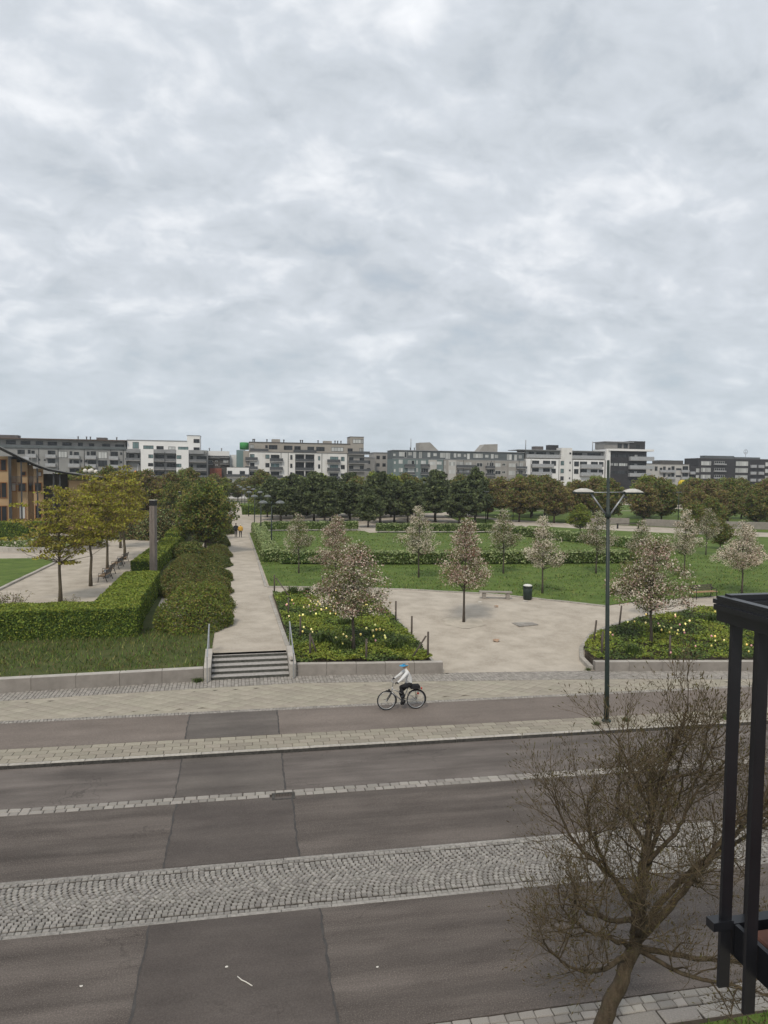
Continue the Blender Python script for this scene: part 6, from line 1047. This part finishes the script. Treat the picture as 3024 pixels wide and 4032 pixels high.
# ---- walking couple seen from behind
def walker(x, y, rz, h, mats, label, broad=1.0, stride=.16):
    k = h/1.75; r_ = tag(empty('person', (x, y, .8), rz), label, 'person'); r_.scale = (k, k, k)
    G = ({'pel': ((0, 0, .95), (.15*broad, .11)), 'wai': ((0, 0, 1.1), (.145*broad, .105)), 'che': ((0, .0, 1.3), (.17*broad, .12)), 'nb': ((0, 0, 1.46), .07), 'nk': ((0, .01, 1.52), .05), 'hd': ((0, .02, 1.62), .09), 'cr': ((0, .01, 1.68), .078), 'ch': ((0, .075, 1.575), .032), 'no': ((0, .125, 1.615), .014)}, [('pel', 'wai', 0), ('wai', 'che', 0), ('che', 'nb', 0), ('nb', 'nk', 2), ('nk', 'hd', 2), ('hd', 'cr', 3), ('hd', 'ch', 2), ('hd', 'no', 2)])
    for s, q in ((-1, 'l'), (1, 'r')):
        G[0].update({q+'sh': ((s*.18*broad, 0, 1.41), .072), q+'el': ((s*.245*broad, -.04, 1.14), .055), q+'wr': ((s*.235*broad, .06, .92), .036), q+'hip': ((s*.095, 0, .9), .1), q+'kn': ((s*.1, s*stride*.5+.03, .5), .066), q+'an': ((s*.1, s*stride-.02, .1 if s > 0 else .13), .043), q+'to': ((s*.115, s*stride+.13, .04 if s > 0 else .045), .036)})
        G[1].extend([('che', q+'sh', 0), (q+'sh', q+'el', 0), (q+'el', q+'wr', 0), ('pel', q+'hip', 1), (q+'hip', q+'kn', 1), (q+'kn', q+'an', 1), (q+'an', q+'to', 4)]); hand_nodes(G, q+'wr', (0, .2, -1), (-s*.6, .5, 0), (0, 1, 0), 2, q+'h')
    skin_body('body', G, 'pel', mats, r_); return r_
wm = walker(.02, 85.8, R(6), 1.76, [MT['jk_black'], MT['jeans'], MT['skin'], MT['hair_brown'], MT['shoe']], 'person in black jacket and dark trousers walking away on the gravel path', 1.1)
b = MB(); b.lathe([(.17, .86), (.185, .95), (.175, 1.15), (.18, 1.32)], 14); o = b.build('coat_body', MT['jk_black'], wm); o.scale = (1.12, .8, 1)
b = MB(); b.lathe([(.095, 1.62), (.1, 1.67), (.085, 1.725), (.03, 1.75)], 12, c=(0, .0, 0)); b.build('hair', MT['hair_brown'], wm)
ww_ = walker(.56, 85.7, R(-5), 1.66, [MT['jk_yellow'], MT['cloth_black'], MT['skin'], MT['hair_white'], MT['shoe']], 'person in padded yellow jacket with white hair walking away on the path', 1.12, .13)
b = MB(); b.lathe([(.19, .9), (.22, .96), (.205, 1.1), (.215, 1.14), (.2, 1.25), (.21, 1.3), (.17, 1.44)], 16); o = b.build('jacket_body', MT['jk_yellow'], ww_); o.scale = (1.1, .85, 1)
b = MB(); b.lathe([(.1, 1.56), (.112, 1.64), (.09, 1.72), (.03, 1.74)], 12); b.build('hair', MT['hair_white'], ww_)
# ================================================================ near magnolia with swelling buds
rg = random.Random(8); TBm = [MB()]; budC = []
tb = MB(); twig = MB()
def smooth(pts, n=6):
    P = [Vector(p) for p in pts]; out_ = []
    for i in range(len(P)-1):
        p0, p1, p2, p3 = P[max(i-1, 0)], P[i], P[i+1], P[min(i+2, len(P)-1)]
        for k in range(n):
            t = k/n; out_.append(.5*((2*p1)+(p2-p0)*t+(2*p0-5*p1+4*p2-p3)*t*t+(3*p1-p0-3*p2+p3)*t**3))
    return out_+[P[-1]]
def rv(): return Vector((rg.gauss(0, 1), rg.gauss(0, 1), rg.gauss(0, 1)))
def bud(p, d, s):
    d = d.normalized(); a = d.orthogonal().normalized(); b = d.cross(a); n = 4; q = p+d*s*.4
    r_ = s*.12; vs = [p]+[q+(a*math.cos(k*1.571)+b*math.sin(k*1.571))*r_ for k in range(n)]+[p+d*s]
    twig.add(vs, [(0, 1+(k+1) % n, 1+k) for k in range(n)]+[(5, 1+k, 1+(k+1) % n) for k in range(n)], 1)
def grow(p, d, l, r_, lv):
    n = 4 if lv < 3 else 3; pts = [p]; q = p.copy(); dd = d.normalized()
    for i in range(n):
        dd = (dd+rv()*(.22 if lv < 3 else .2)+Vector((0, 0, .085))).normalized(); q = q+dd*l/n; pts.append(q.copy())
    rad = [r_*(1-.75*i/n) for i in range(n+1)]
    (tb if lv < 2 else twig).tube(pts, rad, 5 if lv < 2 else 3, 0, False)
    if lv >= 3:
        bud(pts[-1], dd, rg.uniform(.045, .08))
        for i in range(1, n):
            if rg.random() < .12: e = (dd+rv()*.6).normalized(); bud(pts[i], e, rg.uniform(.028, .045))
        return
    m_ = {1: 7, 2: 4}[lv]
    for k in range(m_):
        t = .25+.75*(k+rg.random())/m_; i = min(n-1, int(t*n)); f = t*n-i; s = pts[i].lerp(pts[i+1], min(1, f))
        dirn = ((pts[i+1]-pts[i]).normalized()*.75+rv()*.55+Vector((0, 0, .25))).normalized(); grow(s, dirn, l*rg.uniform(.42, .7), max(.0028, r_*.45), lv+1)
    grow(pts[-1], dd, l*.5, max(.0028, r_*.3), lv+1)
limbs = [([(-.2, 0, -.45), (0, 0, .12), (.25, .03, .75), (.42, .05, 1.32)], .145, .095), ([(.42, .05, 1.25), (.44, .1, 1.85), (.55, .15, 2.45), (.6, .1, 3.2), (.74, .0, 3.9), (.92, -.05, 4.5), (1.02, -.1, 4.95)], .088, .014), ([(.42, .05, 1.2), (.85, -.1, 1.85), (1.25, -.2, 2.5), (1.6, -.2, 3.05), (2.1, -.25, 3.6), (2.4, -.3, 4.2)], .07, .014), ([(.5, .0, 1.4), (1.1, .3, 1.95), (1.8, .5, 2.35), (2.6, .6, 2.75), (3.2, .7, 3.0)], .062, .014), ([(.44, .1, 1.75), (0, .4, 2.15), (-.45, .6, 2.5), (-.72, .7, 3.1)], .055, .012), ([(.3, .05, .98), (-.2, -.3, 1.02), (-.7, -.5, 1.15), (-1.1, -.6, 1.5)], .05, .011), ([(.42, .1, 1.5), (-.1, -.2, 1.7), (-.55, -.4, 2.0), (-.7, -.45, 2.35)], .05, .011), ([(.5, .1, 2.1), (.9, .5, 2.8), (1.2, .7, 3.5), (1.5, .8, 4.2)], .05, .012), ([(.4, .05, 1.1), (1.2, -.3, 1.2), (2.0, -.5, 1.25), (2.8, -.6, 1.4)], .055, .012), ([(.57, .15, 2.7), (.2, -.2, 3.2), (-.1, -.35, 3.65), (0, -.4, 4.05)], .04, .01), ([(.62, .1, 3.2), (.35, .3, 3.8), (.15, .4, 4.25)], .034, .01), ([(.7, .05, 3.7), (1.15, -.25, 4.05), (1.35, -.3, 4.5)], .034, .01), ([(1.25, -.2, 2.5), (1.9, .1, 2.9), (2.6, .2, 3.5), (3.0, .2, 4.1)], .05, .012), ([(.42, .05, 1.3), (.3, -.5, 1.8), (.15, -.8, 2.5), (.2, -.9, 3.2)], .05, .012), ([(.45, .1, 1.45), (.8, .7, 2.0), (1.0, 1.1, 2.7), (1.1, 1.3, 3.4)], .05, .012), ([(.4, .05, 1.1), (.9, -.5, 1.1), (1.5, -.8, 1.15), (2.1, -.9, 1.05)], .045, .011), ([(.35, .05, 1.1), (-.05, -.1, 1.35), (-.45, -.2, 1.55), (-.85, -.3, 1.95)], .045, .011), ([(.42, .1, 1.6), (.1, .3, 2.1), (-.2, .4, 2.7), (-.35, .4, 3.3)], .042, .011), ([(.55, .15, 2.4), (.9, -.1, 3.0), (1.1, -.2, 3.6), (1.6, -.1, 4.1)], .04, .011)]
for i, (pts, r0, r1) in enumerate(limbs):
    P = smooth(pts, 5); k = len(P); P = [p+rv()*.012*(0 < j < k-1) for j, p in enumerate(P)]
    tb.tube(P, [r0+(r1-r0)*(j/(k-1))**.8 for j in range(k)], 9 if i < 3 else 7, 0, i == 0)
    if i == 0: continue
    ns = int(k*.8)
    for j in range(ns):
        t = .22+.78*(j+rg.random())/ns; a = min(k-2, int(t*(k-1))); s = P[a].lerp(P[a+1], rg.random()); d = ((P[a+1]-P[a]).normalized()*.55+rv()*.65+Vector((0, 0, .1))).normalized(); grow(s, d, rg.uniform(.58, .95)*(1.1-.35*t), .011+.006*(1-t), 1)
    grow(P[-1], (P[-1]-P[-2]), .6, .010, 1)
MG_ = tag(empty('magnolia_tree', (5.42, 9.05, .48), R(-12), .96), 'bare magnolia tree with swelling buds close by at lower right', 'tree')
tb.build('trunk', MT['bark_near'], MG_); twig.build('crown', [MT['twig'], MT['bud']], MG_)
# ================================================================ black steel balcony at right
BC = tag(empty('balcony', (1.6, 2.0, 7.0)), 'black steel balcony railing with flat bars at the right edge', 'balcony')
b = MB(); b.box(-.03, .0, -1.9, .03, 1.10, 1.112); b.box(.0, 2.2, -.0, .03, 1.10, 1.118); b.box(-.042, -.03, -1.9, .03, 1.068, 1.085); b.box(-.03, .05, -1.9, .05, 1.085, 1.0995); b.box(.05, 2.2, -.03, .05, 1.085, 1.0995); b.build('top_rail', MT['black_paint'], BC)
b = MB(); b.box(-.03, .03, -1.9, .0, 1.03, 1.084); b.box(-.0295, 2.2, .0, .03, 1.03, 1.084); b.build('rail_channel', MT['black_paint'], BC)
for i in range(14): b = MB(); y = -.03-i*.118; b.box(-.02, .02, y-.006, y+.006, -.2, 1.03); b.build('baluster', MT['black_paint'], BC)
for i in range(1, 15): b = MB(); x = i*.118; b.box(x-.006, x+.006, -.022, .022, -.15, 1.03); b.build('baluster', MT['black_paint'], BC)
b = MB(); b.box(-.05, .026, -.04, -.0, -.0, .03); b.box(.026, .042, -1.9, -.045, -.09, .02); b.box(.026, 2.2, -.04, .0, -.09, .02); b.build('floor_frame', MT['black_paint'], BC)
MT['deck'] = mat('deck_tile', (.12, .055, .04), (.18, .085, .06), 6, .8); MT['deck_grey'] = mat('deck_edge', (.13, .15, .17), (.18, .2, .22), 5, .5)
for i in range(6):
    for j in range(5): b = MB(); b.bevbox(.06+i*.3, .35+i*.3, -.36-j*.3, -.07-j*.3, -.03, .012, .006); b.build('deck_tile', MT['deck'], BC)
b = MB(); b.box(.044, 2.2, -1.9, -.042, -.08, -.032); b.build('floor_plate', MT['deck_grey'], BC)
# ================================================================ light haze
hb = MB(); hb.box(-700, 700, -30, 420, -1.2, 31); hm = bpy.data.materials.new('haze'); hm.use_nodes = True; hn = hm.node_tree; hn.nodes.clear()
ho = hn.nodes.new('ShaderNodeOutputMaterial'); pv_ = hn.nodes.new('ShaderNodeVolumePrincipled'); pv_.inputs['Color'].default_value = (.86, .9, .93, 1); pv_.inputs['Density'].default_value = .0003; pv_.inputs['Anisotropy'].default_value = .2; hn.links.new(pv_.outputs[0], ho.inputs['Volume'])
tag(hb.build('haze', hm), 'thin pale haze in the air over the park', 'haze', kind='stuff')
